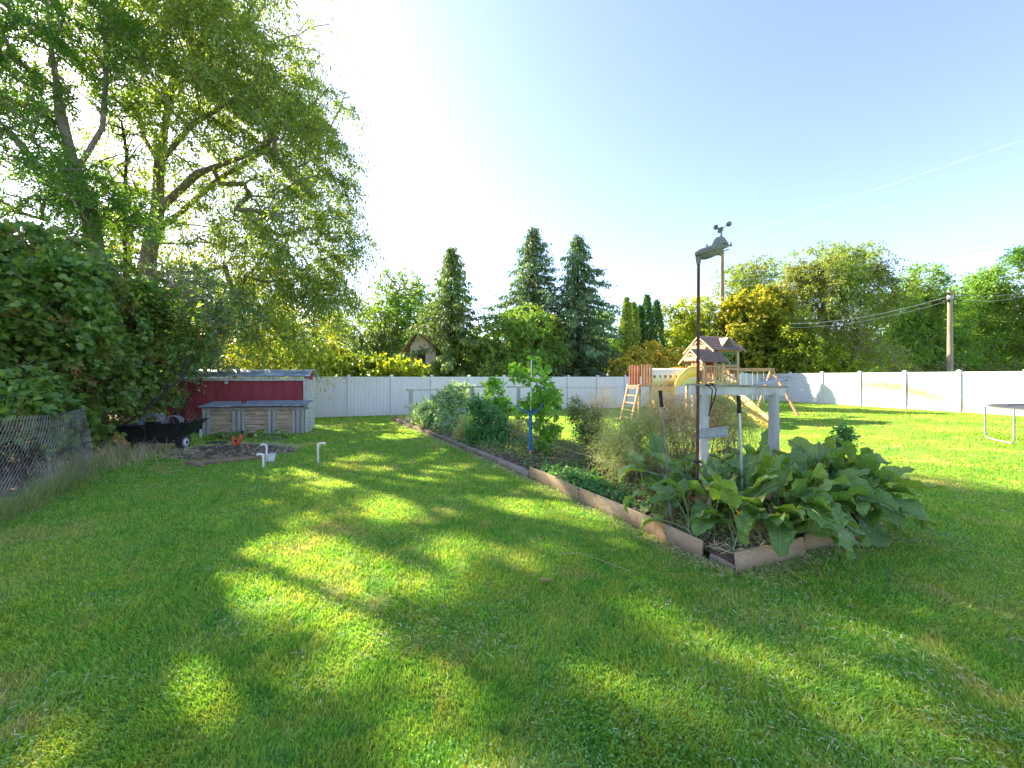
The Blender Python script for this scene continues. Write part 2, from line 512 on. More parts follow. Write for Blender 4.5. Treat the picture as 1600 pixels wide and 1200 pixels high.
def dirty(mat, top=.07, amt=.75, col=(.12, .085, .05)):
    """soil splashed on the foot of boards standing in the ground"""
    nt = mat.node_tree; p = next(n for n in nt.nodes if n.type == 'BSDF_PRINCIPLED')
    src = p.inputs['Base Color'].links[0].from_socket
    g = nt.nodes.new('ShaderNodeNewGeometry'); s = nt.nodes.new('ShaderNodeSeparateXYZ'); nt.links.new(g.outputs['Position'], s.inputs[0])
    a = nt.nodes.new('ShaderNodeMath'); a.operation = 'MULTIPLY_ADD'; nt.links.new(noise(nt, 12, 5, .7), a.inputs[0]); a.inputs[1].default_value = -.12; nt.links.new(s.outputs['Z'], a.inputs[2])
    mr = nt.nodes.new('ShaderNodeMapRange'); nt.links.new(a.outputs[0], mr.inputs[0]); mr.inputs[1].default_value = top; mr.inputs[2].default_value = -.06; mr.inputs[3].default_value = 0; mr.inputs[4].default_value = amt
    nt.links.new(mixc(nt, mr.outputs[0], src, col), p.inputs['Base Color'])
dirty(M['tan_board']); dirty(M['old_wood'], .02, .6)

# ------------------------------------------------------------------ ground
BED = [gp(1150, 897), gp(1372, 832), None, gp(614, 657)]
b_dir = nrm(BED[3] - BED[0]); a_dir = nrm(BED[1] - BED[0])
BED[2] = BED[3] + a_dir * np.linalg.norm(BED[1] - BED[0])
BL = float(np.linalg.norm((BED[3] - BED[0])[:2])); BW = float(np.linalg.norm((BED[1] - BED[0])[:2]))
def bedp(s, t, z=0.0):
    """s metres along the bed from the near corner, t metres across; z above lawn"""
    q = BED[0] + np.array([b_dir[0], b_dir[1], 0]) / np.linalg.norm(b_dir[:2]) * s + np.array([a_dir[0], a_dir[1], 0]) / np.linalg.norm(a_dir[:2]) * t
    return np.array([q[0], q[1], float(gz(q[0], q[1])) + z])
def bed_coords(x, y):
    bd = b_dir[:2] / np.linalg.norm(b_dir[:2]); ad = a_dir[:2] / np.linalg.norm(a_dir[:2])
    A = np.linalg.inv(np.array([bd, ad]).T)
    d = np.stack([np.asarray(x) - BED[0][0], np.asarray(y) - BED[0][1]])
    st = np.tensordot(A, d, axes=1)
    return st[0], st[1]
CL = [gp(-190, 905), gp(0, 790), gp(95, 747)]            # chain-link line on the lawn
cl_d = nrm((CL[2] - CL[1]) * np.array([1, 1, 0]))
def left_of_fence(x, y):
    """metres beyond the chain-link line (positive = wild side)"""
    return -((x - CL[1][0]) * cl_d[1] - (y - CL[1][1]) * cl_d[0])

def lawn_colour(nt):
    """lawn patches: lush green, yellow-green and a few straw-dry spots (same for soil sheet and blades)"""
    big = noise(nt, 0.55, 4, 0.6)
    c = ramp(nt, big, [(0.30, (0.155, 0.39, 0.05)), (0.5, (0.235, 0.47, 0.068)), (0.68, (0.36, 0.50, 0.092))])
    mid = noise(nt, 4.5, 5, 0.65)
    c = mixc(nt, ramp(nt, mid, [(.42, (0, 0, 0)), (.62, (.65, .65, .65))]), c, (0.40, 0.49, 0.085))
    c = mixc(nt, ramp(nt, noise(nt, 7.0, 4, 0.6, stretch=(1, 1.3, 1)), [(.55, (0, 0, 0)), (.66, (.75, .75, .75))]), c, (0.11, 0.33, 0.06))
    dry = ramp(nt, noise(nt, 0.9, 5, 0.7, dist=0.4), [(0.54, (0, 0, 0)), (0.68, (.75, .75, .75))])
    c = mixc(nt, dry, c, (0.58, 0.50, 0.20))
    return c
def ground_material():
    m, nt, out = newmat('lawn_ground')
    p = nt.nodes.new('ShaderNodeBsdfPrincipled')
    c = lawn_colour(nt)
    c = mixc(nt, ramp(nt, noise(nt, 60, 6, 0.8), [(0.4, (0, 0, 0)), (0.6, (.6, .6, .6))]), c, (0.045, 0.06, 0.012))
    # trodden soil and leaf litter under the shrubs and round the shed
    g = nt.nodes.new('ShaderNodeNewGeometry'); s = nt.nodes.new('ShaderNodeSeparateXYZ'); nt.links.new(g.outputs['Position'], s.inputs[0])
    dp = nt.nodes.new('ShaderNodeVectorMath'); dp.operation = 'DOT_PRODUCT'
    nv = (-cl_d[1], cl_d[0], 0); dp.inputs[1].default_value = nv
    nt.links.new(g.outputs['Position'], dp.inputs[0])
    off = nv[0] * CL[1][0] + nv[1] * CL[1][1]
    a = nt.nodes.new('ShaderNodeMath'); a.operation = 'SUBTRACT'; nt.links.new(dp.outputs['Value'], a.inputs[0]); a.inputs[1].default_value = off
    b = nt.nodes.new('ShaderNodeMath'); b.operation = 'MULTIPLY_ADD'; nt.links.new(noise(nt, 1.5, 5), b.inputs[0]); b.inputs[1].default_value = 0.9
    nt.links.new(a.outputs[0], b.inputs[2])
    f = ramp(nt, b.outputs[0], [(0.30, (0, 0, 0)), (0.60, (1, 1, 1))])
    soil = ramp(nt, noise(nt, 14, 7, 0.7), [(0.3, (0.05, 0.037, 0.025)), (0.7, (0.17, 0.13, 0.08))])
    c = mixc(nt, f, c, soil)
    nt.links.new(c, p.inputs['Base Color']); p.inputs['Roughness'].default_value = 1.0; p.inputs['Specular IOR Level'].default_value = 0.1
    bp = nt.nodes.new('ShaderNodeBump'); bp.inputs['Strength'].default_value = 0.9; bp.inputs['Distance'].default_value = 0.03
    nt.links.new(noise(nt, 35, 6, 0.8), bp.inputs['Height']); nt.links.new(bp.outputs[0], p.inputs['Normal'])
    nt.links.new(p.outputs[0], out.inputs[0])
    return m
xs = np.concatenate([np.linspace(-4000, -40, 14), np.linspace(-36, 36, 97), np.linspace(40, 4000, 14)])
ys = np.concatenate([np.linspace(-800, -10, 8), np.linspace(-8, 40, 81), np.linspace(44, 5000, 16)])
X, Yg = np.meshgrid(xs, ys); Z = gz(X, Yg)
V = np.stack([X, Yg, Z], -1).reshape(-1, 3)
nx, ny = len(xs), len(ys)
ii = (np.arange(ny - 1)[:, None] * nx + np.arange(nx - 1)[None]).ravel()
T = np.concatenate([np.stack([ii, ii + 1, ii + nx + 1], 1), np.stack([ii, ii + nx + 1, ii + nx], 1)])
g = tri_object('ground', V, T, ground_material(), smooth=True); tag(g, kind='structure', label='mown lawn ground of the back garden')

def blade_mat():
    m, nt, out = newmat('grass_blades')
    c = lawn_colour(nt)
    a = nt.nodes.new('ShaderNodeAttribute'); a.attribute_name = 'rnd'
    v = ramp(nt, a.outputs['Fac'], [(0, (.45, .50, .40)), (.5, (.95, 1.0, .95)), (.9, (1.25, 1.2, 1.25)), (.95, (1.3, 1.2, 1.4)), (1, (1.7, 1.2, 3.0))])
    c = mixc(nt, 1.0, c, v, 'MULTIPLY')
    p = nt.nodes.new('ShaderNodeBsdfPrincipled'); nt.links.new(c, p.inputs['Base Color']); p.inputs['Roughness'].default_value = 0.6
    p.inputs['Specular IOR Level'].default_value = 0.2
    t = nt.nodes.new('ShaderNodeBsdfTranslucent'); nt.links.new(mixc(nt, 1.0, c, (1.75, 1.5, .7), 'MULTIPLY'), t.inputs[0])
    mx = nt.nodes.new('ShaderNodeMixShader'); mx.inputs[0].default_value = 0.45
    nt.links.new(p.outputs[0], mx.inputs[1]); nt.links.new(t.outputs[0], mx.inputs[2]); nt.links.new(mx.outputs[0], out.inputs[0])
    return m
def blades(name, x, y, h, w, mat, lean=0.5, z0=None, rnd=None):
    n = len(x)
    z = (gz(x, y) if z0 is None else z0) - 0.004
    b = np.stack([x, y, z], 1)
    an = rng.random(n) * 2 * np.pi
    sd = np.stack([np.cos(an), np.sin(an), np.zeros(n)], 1)
    la = rng.random(n) * 2 * np.pi; lm = lean * (0.2 + rng.random(n))
    ld = np.stack([np.cos(la) * lm, np.sin(la) * lm, np.zeros(n)], 1)
    hh = h[:, None]; ww = w[:, None]; upv = np.array([0, 0, 1.0])
    m1 = vnoise(x, y, 2.6, 9) - .5; m2 = vnoise(x, y, 2.6, 13) - .5
    ld = ld + np.stack([m1, m2, m1 * 0], 1) * 1.3 * lean
    V = np.stack([b - sd * ww / 2, b + sd * ww / 2, b + sd * ww * .42 + (upv * .6 + ld * .35) * hh, b - sd * ww * .42 + (upv * .6 + ld * .35) * hh, b + (upv * .95 + ld) * hh], 1)
    T = np.array([(0, 1, 2), (0, 2, 3), (3, 2, 4)])[None] + (np.arange(n) * 5)[:, None, None]
    rnd = rng.random(n) if rnd is None else rnd
    return tri_object(name, V.reshape(-1, 3), T.reshape(-1, 3), mat, None, {'rnd': np.repeat(rnd, 3)})
def lawn():
    NB = 620000
    # depth from the eye drawn so that the blades per pixel stay about level
    u = rng.random(NB)
    y0, y1 = 1.25, 27.0
    Y = y0 * (y1 / y0) ** (u ** 1.12)
    hw = 1.42 * Y + 0.8
    x = (rng.random(NB) * 2 - 1) * hw
    keep = np.ones(NB, bool)
    s, t = bed_coords(x, Y)
    keep &= ~((s > 0.03) & (s < BL) & (t > 0.03) & (t < BW))
    lf = left_of_fence(x, Y)
    keep &= lf < 0.15 - 0.6 * vnoise(x, Y, 1.3) * (Y > 5)
    keep &= x < 17.1 + (26.1 - Y) * .309 - 0.05
    keep &= Y < 17.85 + .358 * (x + 6.13) - 0.05
    d = ((x - COMP[0]) / 1.25) ** 2 + ((Y - COMP[1]) / 0.85) ** 2
    keep &= d > 0.8 + 0.5 * vnoise(x, Y, 4, 3)
    keep &= ~((x > SH[0] - .1) & (x < SH[1] + .1) & (Y > SH[2]) & (Y < SH[3]))
    x, Y = x[keep], Y[keep]
    lush = 0.55 * vnoise(x, Y, 1.1, 1) + 0.45 * vnoise(x, Y, 3.7, 2)
    h = (0.016 + 0.026 * lush) * (0.6 + 0.8 * rng.random(len(x))) * (1 + 0.02 * Y)
    # taller untrimmed grass along boards, fence and patch
    s, t = bed_coords(x, Y)
    edge = np.minimum(np.abs(t), np.abs(t - BW)) + np.where((s < -0.3) | (s > BL + .3), 9, 0)
    edge = np.minimum(edge, np.abs(s) + np.where((t < -0.3) | (t > BW + .3), 9, 0))
    h *= 1 + .8 * np.exp(-(edge / 0.06) ** 2)
    kk = rng.random(len(x)) > .8 * np.exp(-((edge - .03) / .13) ** 2) * (.4 + .9 * vnoise(x, Y, 3, 21))
    kk &= rng.random(len(x)) > .75 * np.clip((vnoise(x, Y, 2.3, 31) * .6 + vnoise(x, Y, 7, 33) * .4 - .66) * 6, 0, 1)
    x, Y, h, lush = x[kk], Y[kk], h[kk], lush[kk]
    h *= 1 + 1.6 * np.exp(-((left_of_fence(x, Y) + .1) / 0.25) ** 2)
    w = 0.0026 + 0.00115 * Y ** 1.12 * (0.7 + .6 * rng.random(len(x)))
    o = blades('grass', x, Y, h, w, blade_mat(), 0.75)
    tag(o, kind='stuff', label='short mown green grass of the lawn')
COMP = gp(365, 706)
cA = gp(283, 690); cB = gp(486, 676)
SH = (-11.0, -6.45, 12.3, 14.3)
lawn()

# ------------------------------------------------------------------ white vinyl fences
def vfence(name, label, p0, p1, span, stain=None, start_post=True, end_post=True):
    p0 = np.asarray(p0, float); p1 = np.asarray(p1, float)
    L = np.linalg.norm(p1 - p0); d = (p1 - p0) / L
    n = int(round(L / span)); span = L / n
    root = thing(name, label, 'fence', None)
    d3 = np.array([d[0], d[1], 0]); nn = np.array([-d[1], d[0], 0])
    def base(i):
        q = p0 + d * span * i
        return np.array([q[0], q[1], float(gz(q[0], q[1]))])
    for i in range(n + 1):
        if (i == 0 and not start_post) or (i == n and not end_post): continue
        b = base(i)
        mb = MB().box(b + [0, 0, .92], (.127, .127, 1.84), (d3, nn, [0, 0, 1]))
        mb.add([b + [0, 0, 1.85] + d3 * .075 * a + nn * .075 * c for a, c in ((-1, -1), (1, -1), (1, 1), (-1, 1))] +
               [b + [0, 0, 1.875] + d3 * .075 * a + nn * .075 * c for a, c in ((-1, -1), (1, -1), (1, 1), (-1, 1))] + [b + [0, 0, 1.92]],
               [(3, 2, 1, 0), (0, 1, 5, 4), (1, 2, 6, 5), (2, 3, 7, 6), (3, 0, 4, 7), (4, 5, 8), (5, 6, 8), (6, 7, 8), (7, 4, 8)])
        mb.build('post', M['vinyl'], root)
    for i in range(n):
        a, b = base(i) + d3 * .064, base(i + 1) - d3 * .064
        mat = M['vinyl_stain'] if (stain and i in stain) else M['vinyl']
        mb = MB()
        mb.beam(a + [0, 0, 1.77], b + [0, 0, 1.77], .05, .09)
        mb.beam(a + [0, 0, .09], b + [0, 0, .09], .05, .14)
        k = 11; w = np.linalg.norm(b - a) / k
        for j in range(k):
            c0 = a + (b - a) * (j / k); c1 = a + (b - a) * ((j + 1) / k)
            g0 = c0 + (c1 - c0) * .05; g1 = c1 - (c1 - c0) * .05
            # tongue-and-groove board: flat face with bevelled edges
            for sgn in (-1, 1):
                v = []
                for z in (.16, 1.725):
                    v += [c0 + nn * sgn * .0005 + [0, 0, z], g0 + nn * sgn * .011 + [0, 0, z], g1 + nn * sgn * .011 + [0, 0, z], c1 + nn * sgn * .0005 + [0, 0, z]]
                mb.add(v, [(0, 1, 5, 4), (1, 2, 6, 5), (2, 3, 7, 6)])
        mb.build('panel', mat, root)
    rebase(root, base(0))
    return root
CORNER = np.array([17.07, 26.15])
bd = nrm(np.array([12.16, 4.35])); rd = nrm(np.array([1.67, -5.4]))
# phase the posts to the photograph: one stands at px 719 on the back fence, one at px 1371 on the right
nb = 18; vfence('vinyl_fence', 'long white vinyl panel fence behind the garden bed, shaded side towards us', CORNER - bd * 1.855 * nb - bd * .0, CORNER, 1.855)
vfence('vinyl_fence', 'white vinyl panel fence in full sun on the right, with an orange stain', CORNER + rd * 0.001, CORNER + rd * 1.9 * 12, 1.9, stain=range(3, 8), start_post=False)

# ------------------------------------------------------------------ chain-link fence at left
def chainlink():
    root = thing('chain_link_fence', 'sagging rusty chain link fence under the red-berried shrubs at left', 'fence')
    a = CL[0]; L = next(s for s in np.arange(2, 9, .02) if (a + cl_d * s)[0] / (a + cl_d * s)[1] * F + 800 > 128)
    d = cl_d; nn = np.array([-d[1], d[0], 0])
    H = 1.12
    cell = 0.062
    V = []; Tt = []
    mb = MB()
    def pt(s, z):
        q = a + d * s
        zz = float(gz(q[0], q[1])) + 0.02 + z * (1 + .03 * math.sin(s * 1.7))
        return np.array([q[0], q[1], zz]) + nn * (0.05 * math.sin(s * 1.3) + .06 * math.sin(z * 3 + s))
    ns = int(L / cell); nz = int(H / cell)
    r = 0.0024
    for sgn in (1, -1):
        for i in range(-nz, ns + nz):
            pts = []
            for k in range(0, nz + 1):
                s = (i + sgn * k * 0.5) * cell; z = k * cell
                if 0 <= s <= L: pts.append(pt(s, z * 0.98) + nn * (0.003 * (1 if (k % 2) == (sgn > 0) else -1)))
            if len(pts) > 2: mb.tube(pts, r, 3, cap=False)
    mb.build('wire_mesh', surf('rusty_chain_link', [(0.35, (.16, .13, .11)), (0.65, (.40, .39, .37))], 3, .55, metal=.6, bump=0), root)
    for s in (1.4,):
        q = pt(s, 0) - nn * .05
        MB().tube([q - [0, 0, .05], q + [0, 0, H + .06]], .024, 8).build('post', M['grey_metal'], root, True)
    rebase(root, a)
chainlink()

# ------------------------------------------------------------------ red shed
def shed():
    root = thing('garden_shed', 'low dark red shed with a curved metal roof behind the plank bin', 'shed')
    f0 = gp(283, 690); f0 = np.array([-10.75, 12.35, 0]); f1 = np.array([-6.60, 12.35, 0])
    z0 = float(gz(-8, 12.3)); zt = 1.50; D = .62; 
    red = surf('dark_red_siding', [(0.3, (.27, .04, .05)), (0.7, (.36, .065, .075))], 5, .75, bump=.25, bscale=40, stretch=(1, 1, .3), speck=(9, .66, (.10, .02, .02), .08))
    tr = M['pale_paint']
    w = MB()
    w.box(((f0[0] + f1[0]) / 2, 12.35 + D / 2, (z0 + zt) / 2), (f1[0] - f0[0] - .02, D, zt - z0))
    # gable-end fill under the curved roof
    n = 10
    arc = [(12.35 - .0 + (D) * (i / n), zt + .30 * math.sin(math.pi * i / n) ** .6) for i in range(n + 1)]
    w.prism([(f1[0] - .03, y, z) for y, z in arc], (-.05, 0, 0)); w.prism([(f0[0] + .08, y, z) for y, z in arc], (-.05, 0, 0))
    wall = w.build('wall', red, root)
    # narrow battens over the siding joints
    for i in range(12):
        x = f0[0] + .28 + i * (f1[0] - f0[0] - .3) / 12
        MB().box((x, 12.343, (z0 + zt) / 2 + .02), (.022, .022, zt - z0 - .08)).build('batten', red, wall)
    MB().box((f0[0] + .03, 12.335, (z0 + zt) / 2), (.12, .05, zt - z0)).build('corner_trim', tr, root)
    MB().box((f1[0] - .03, 12.335, (z0 + zt) / 2), (.12, .05, zt - z0)).build('corner_trim', tr, root)
    MB().box((f1[0] + .012, 12.335 + D / 2, (z0 + zt) / 2), (.03, D, zt - z0 - .01)).build('side_wall', tr, root)
    MB().beam((f0[0] - .03, 12.31, zt + .0), (f1[0] + .05, 12.31, zt + .0), .045, .07).build('fascia', tr, root)
    # curved sheet roof, slightly lumpy
    V = []; Fc = []
    nu = 40; nv = 16
    for j in range(nv + 1):
        t = j / nv
        for i in range(nu + 1):
            x = f0[0] - .10 + (f1[0] - f0[0] + .2) * i / nu
            y = 12.27 + (D + .16) * t
            z = zt + .03 + .30 * math.sin(math.pi * (0.04 + .92 * t)) ** .62 + .006 * math.sin(i * 1.9) + .008 * math.sin(i * .7 + j)
            V.append((x, y, z))
    for j in range(nv):
        for i in range(nu):
            k = j * (nu + 1) + i; Fc.append((k, k + 1, k + nu + 2, k + nu + 1))
    m, nt, out = newmat('patched_metal_roof')
    p = nt.nodes.new('ShaderNodeBsdfPrincipled')
    c = ramp(nt, noise(nt, 2.2, 6, .7, (1, 2, 1)), [(.35, (.26, .33, .42)), (.52, (.44, .52, .62)), (.66, (.70, .74, .78))])
    c = mixc(nt, ramp(nt, noise(nt, 7, 6, .8), [(.6, (0, 0, 0)), (.7, (1, 1, 1))]), c, (.16, .14, .12))
    nt.links.new(c, p.inputs['Base Color']); p.inputs['Metallic'].default_value = .55; p.inputs['Roughness'].default_value = .38
    nt.links.new(p.outputs[0], out.inputs[0])
    me = MB().add(V, Fc)
    o = me.build('roof', m, root, True)
    so_ = o.modifiers.new('thickness', 'SOLIDIFY'); so_.thickness = .012
    MB().tube([(f1[0] + .10, 12.27 + (D + .16) * (i / 16), zt + .03 + .30 * math.sin(math.pi * (0.04 + .92 * i / 16)) ** .62) for i in range(17)], .02, 8).build('roof_edge', M['pale_paint'], root, True)
    MB().lathe((-8.95, 12.31, 1.40), [(.0, -.03), (.045, -.03), (.05, 0), (.04, .03), (.0, .035)], 12, (np.array([1., 0, 0]), np.array([0, 0, 1.]), np.array([0, -1., 0]))).build('wall_lamp', M['pale_paint'], root, True)
    rebase(root, (f1[0], 12.35, z0)); root.rotation_euler = (0, 0, R(8))
shed()

# ------------------------------------------------------------------ plank bin with a lid in front of the shed
def bin_():
    root = thing('plank_bin', 'long weathered plank bin with three bays in front of the red shed', 'planter box')
    A = gp(316, 680); B = gp(476, 677)
    d = nrm((B - A) * [1, 1, 0]); n = np.array([d[1], -d[0], 0])   # n points to us
    if n[1] > 0: n = -n
    L = float(np.linalg.norm(B - A)); z0 = min(A[2], B[2]); H = .80; D = .62
    Ax = (d, n, np.array([0, 0, 1.]))
    def P(s, t, z): return A + d * s - n * t + np.array([0, 0, z0 - A[2] + z])
    # plank rows, real gaps, uneven
    for k in range(5):
        mb = MB()
        for bay in range(3):
            s0 = .04 + bay * (L - .08) / 3; s1 = s0 + (L - .08) / 3 - .01
            mb.beam(P(s0, .05 + random.uniform(-.006, .006), .075 + k * .142), P(s1, .05 + random.uniform(-.006, .006), .075 + k * .142 + random.uniform(-.006, .006)), .024, .132)
        mb.build('plank', M['old_planks'], root, bevel=.004)
    posts = MB
    for s in (.05, .17, L / 3 - .08, L / 3 + .05, L / 3 + .16, 2 * L / 3 - .05, 2 * L / 3 + .07, L - .30, L - .18, L - .05):
        wdt = random.uniform(.055, .085)
        MB().box(P(s, -.005, H / 2 - .02), (wdt, .045, H - .06), Ax).build('batten', M['grey_post'], root, bevel=.004)
    MB().beam(P(0, -.012, H - .055), P(L, -.012, H - .055), .035, .095).build('front_rail', M['old_wood'], root, bevel=.004)
    mb = MB()
    for s in (0.0, L):
        mb = MB()
        for k in range(5): mb.beam(P(s, .04, .075 + k * .142), P(s, D, .075 + k * .142), .03, .135)
        mb.build('end_wall', M['pale_paint'], root)
    mb = MB()
    for k in range(5): mb.beam(P(0.02, D, .075 + k * .142), P(L - .02, D, .075 + k * .142), .024, .135)
    mb.build('back_wall', M['old_planks'], root)
    # lid of felted boards, warped
    cuts = [0, .30, .52, .78, 1.0]
    for i in range(4):
        s0 = -.06 + (L + .12) * cuts[i]; s1 = -.06 + (L + .12) * cuts[i + 1] - .012
        zl = H + .02 + random.uniform(-.012, .012); zr = H + .02 + random.uniform(-.012, .016)
        V = [P(s0, -.09, zl), P(s1, -.09, zr), P(s1, D + .05, zr + .10), P(s0, D + .05, zl + .10)]
        MB().prism(V, (0, 0, .028)).build('lid_board', M['lid'], root, bevel=.004)
    mb = MB()
    for q in ((.9, .2, 1.05), (1.25, .25, 1.02)):
        pass
    rebase(root, P(L / 2, D / 2, 0))
    # bits left lying on the lid
    mb = MB()
    c = P(.95, .25, H + .10)
    mb.tube([c + [-.05, 0, 0], c + [-.02, .02, .07], c + [.02, 0, .16]], [.03, .024, .006], 6); mb.tube([c + [.04, 0, .0], c + [.07, .02, .08], c + [.12, 0, .17]], [.02, .016, .006], 6)
    t = mb.build('garden_gloves', M['blackp'], None, True); tag(t, 'pair of crumpled dark red gloves lying on the bin lid', 'gloves')
    t.data.materials[0] = surf('dark_red_glove', [(.3, (.10, .01, .012)), (.7, (.2, .03, .03))], 30, .8)
    mb = MB(); c = P(1.25, .2, H + .085)
    mb.tube([c, c + [.12, 0, .03], c + [.20, .03, .14]], [.008, .007, .004], 5); mb.tube([c + [.12, 0, .03], c + [.28, 0, .02]], [.006, .003], 5)
    tag(mb.build('dry_branch', M['old_wood'], None, True), 'short forked dry branch lying on the plank bin lid', 'branch')
    return A, B
M['lid'] = surf('mossy_roofing_felt', [(.3, (.16, .19, .20)), (.6, (.33, .36, .38)), (.8, (.46, .48, .5))], 6, .9, bump=.6, bscale=30, speck=(6, .58, (.10, .12, .07), .1))
binA, binB = bin_()

# dark folded tarp / barrow tub leaning between bin and shed
def tarp():
    b = gp(307, 684); b = np.array([-9.4, 11.75, float(gz(-9.4, 11.75))])
    mb = MB(); n = 14; V = []; Fc = []
    for j in range(9):
        t = j / 8
        for i in range(n):
            an = 2 * math.pi * i / n
            r = (.34 - .20 * t) * (1 + .12 * math.sin(3 * an + j) + .07 * math.sin(5 * an - 2 * j))
            V.append((b[0] + .28 * t + r * math.cos(an), b[1] + r * .7 * math.sin(an), b[2] + .92 * t + .03 * math.sin(2 * an)))
    for j in range(8):
        for i in range(n):
            i2 = (i + 1) % n; Fc.append((j * n + i, j * n + i2, (j + 1) * n + i2, (j + 1) * n + i))
    Fc.append(tuple(8 * n + i for i in range(n)))
    mb.add(V, Fc)
    tag(mb.build('tarpaulin', surf('black_tarpaulin', [(.3, (.01, .01, .012)), (.7, (.03, .03, .035))], 10, .6, bump=.6), None, True), 'black crumpled tarpaulin bundled between the plank bin and the shed', 'tarp')
tarp()

# ------------------------------------------------------------------ garden cart
def cart():
    root = thing('garden_cart', 'black plastic garden cart with white wheel rims beside the shrubs', 'cart')
    wl = gp(218, 706); wr = gp(286, 704)
    c = (wl + wr) / 2
    d = nrm((wr - wl) * [1, 1, 0]); n = np.array([-d[1], d[0], 0]); up = np.array([0, 0, 1.])
    W = float(np.linalg.norm(wr - wl)); z0 = c[2]
    def P(s, t, z): return np.array([c[0], c[1], z0]) + d * s + n * t + up * z
    # tub: tapered with ribs; rim overhangs, long axis along d
    def ring(s0, s1, t0, t1, z, zs=0.0, r=.08):
        pts = []
        for cx, cy, a0 in ((s1 - r, t1 - r, 0), (s0 + r, t1 - r, 90), (s0 + r, t0 + r, 180), (s1 - r, t0 + r, 270)):
            for k in range(5):
                a = R(a0 + k * 22.5); x = cx + r * math.cos(a)
                pts.append(P(x, cy + r * math.sin(a), z + zs * (x - s0)))
        return pts
    m = MB()
    lv = []
    for k in range(8):
        t = k / 7; e = (.010 if k % 2 else 0)
        lv.append((-.46 - .16 * t - e, .40 + .30 * t + e, -.26 - .11 * t - e, .26 + .11 * t + e, .24 + .33 * t))
    lv.append((-.66, .74, -.40, .40, .575)); lv.append((-.66, .74, -.40, .40, .595)); lv.append((-.60, .68, -.35, .35, .590))
    lv.append((-.46, .41, -.25, .25, .27))
    V = []
    for q in lv: V += ring(*q[:4], q[4], .05)
    k = 20; Fc = []
    for j in range(len(lv) - 1):
        for i in range(k):
            i2 = (i + 1) % k; Fc.append((j * k + i, j * k + i2, (j + 1) * k + i2, (j + 1) * k + i))
    Fc.append(tuple(range(k - 1, -1, -1))); Fc.append(tuple((len(lv) - 1) * k + i for i in range(k)))
    m.add(V, Fc).build('tub', M['blackp'], root, True)
    def wheel(b, sgn):
        cc = b + up * .185
        ax = (n, up, d)
        tyre = MB().lathe(cc, [(.10, -.055), (.15, -.065), (.178, -.05), (.187, -.02), (.187, .02), (.178, .05), (.15, .065), (.10, .055)], 28, ax).build('tyre', M['black_rubber'], wroot[0], True)
        return cc
    for b, t in ((wl, -1), (wr, 1)):
        cc = b + up * .185; ax = (n, up, d)
        ty = MB().lathe(cc, [(.098, -.05), (.15, -.06), (.178, -.048), (.187, -.02), (.187, .02), (.178, .048), (.15, .06), (.098, .05)], 28, ax).build('wheel', M['black_rubber'], root, True)
        rm = MB().lathe(cc, [(.02, -.052), (.04, -.058), (.09, -.04), (.104, -.054), (.108, -.04), (.108, .04), (.104, .058), (.09, .045), (.04, .062), (.02, .068)], 24, ax).build('rim', M['pvc'], ty, True)
        h = MB().lathe(cc + d * .062, [(.028, 0), (.028, .02), (.012, .03)], 10, ax).build('hub', M['blackp'], ty, True)
    MB().tube([wl + up * .185 + d * .05, wr + up * .185 - d * .05], .016, 8).beam(P(-.3, -.1, .24), P(.35, -.1, .24), .04, .05).beam(P(-.3, .12, .24), P(.35, .12, .24), .04, .05) \
        .beam(P(-.2, 0, .19), P(-.2, 0, .27), .2, .04, up=(1, 0, 0)).beam(P(.22, 0, .19), P(.22, 0, .27), .2, .04, up=(1, 0, 0)).build('chassis', M['blackp'], root)
    MB().tube([P(-.62, -.30, .60), P(-.64, -.44, .60), P(-.3, -.46, .605), P(-.08, -.46, .60), P(-.04, -.45, .56), P(-.04, -.38, .27), P(-.04, -.30, .22)], .014, 8).build('handle_frame', M['blackp'], root, True)
    MB().tube([P(0, -.05, .22), P(-.1, -.5, .10), P(-.35, -.85, .03)], .018, 8).tube([P(-.47, -.85, .03), P(-.23, -.85, .03)], .014, 6).build('drawbar', M['grey_metal'], root, True)
    # coiled hose and prunings in the cart
    mb = MB(); pts = []
    for i in range(220):
        a = i * .28; r = .21 + .03 * math.sin(i * .21); pts.append(P(-.18 + r * math.cos(a), .02 + .05 * math.sin(i * .13), .60 + r * math.sin(a) * .9 + .02 * math.sin(i)))
    mb.tube(pts, .008, 5)
    tag(mb.build('hose_coil', M['grey_metal'], None, True), 'coil of grey hose standing in the black garden cart', 'hose')
    mb = MB(); pts = []
    for i in range(150):
        a = i * .31; r = .16 + .035 * math.sin(i * .3); pts.append(P(.22 + r * math.cos(a), .05 + .06 * math.sin(i * .17), .60 + r * math.sin(a) * .85))
    mb.tube(pts, .008, 5)
    tag(mb.build('hose_coil', M['grey_metal'], None, True), 'smaller tangled hose coil at the shed end of the cart', 'hose')
    mb = MB()
    for i in range(26):
        s = random.uniform(.1, .6); t = random.uniform(-.25, .25); l = random.uniform(.15, .45); a = random.uniform(-.6, 1.2)
        mb.tube([P(s, t, .55), P(s + l * .5 * math.sin(a), t + random.uniform(-.1, .1), .55 + l * .5), P(s + l * math.sin(a), t + random.uniform(-.15, .15), .55 + l * math.cos(a))], [.006, .005, .002], 4)
    tag(mb.build('prunings', surf('reddish_prunings', [(.3, (.16, .05, .04)), (.7, (.3, .2, .14))], 20, .9, bump=0), None), 'reddish twigs and prunings piled in the garden cart', 'prunings', kind='stuff')
    rebase(root, P(0, 0, 0))
cart()
# stake beside the bin
q = gp(313.5, 684); tag(MB().box(q + [0, 0, .11], (.035, .035, .24)).build('marker_stake', M['pvc'], None), 'short white stake in the grass left of the plank bin', 'stake')

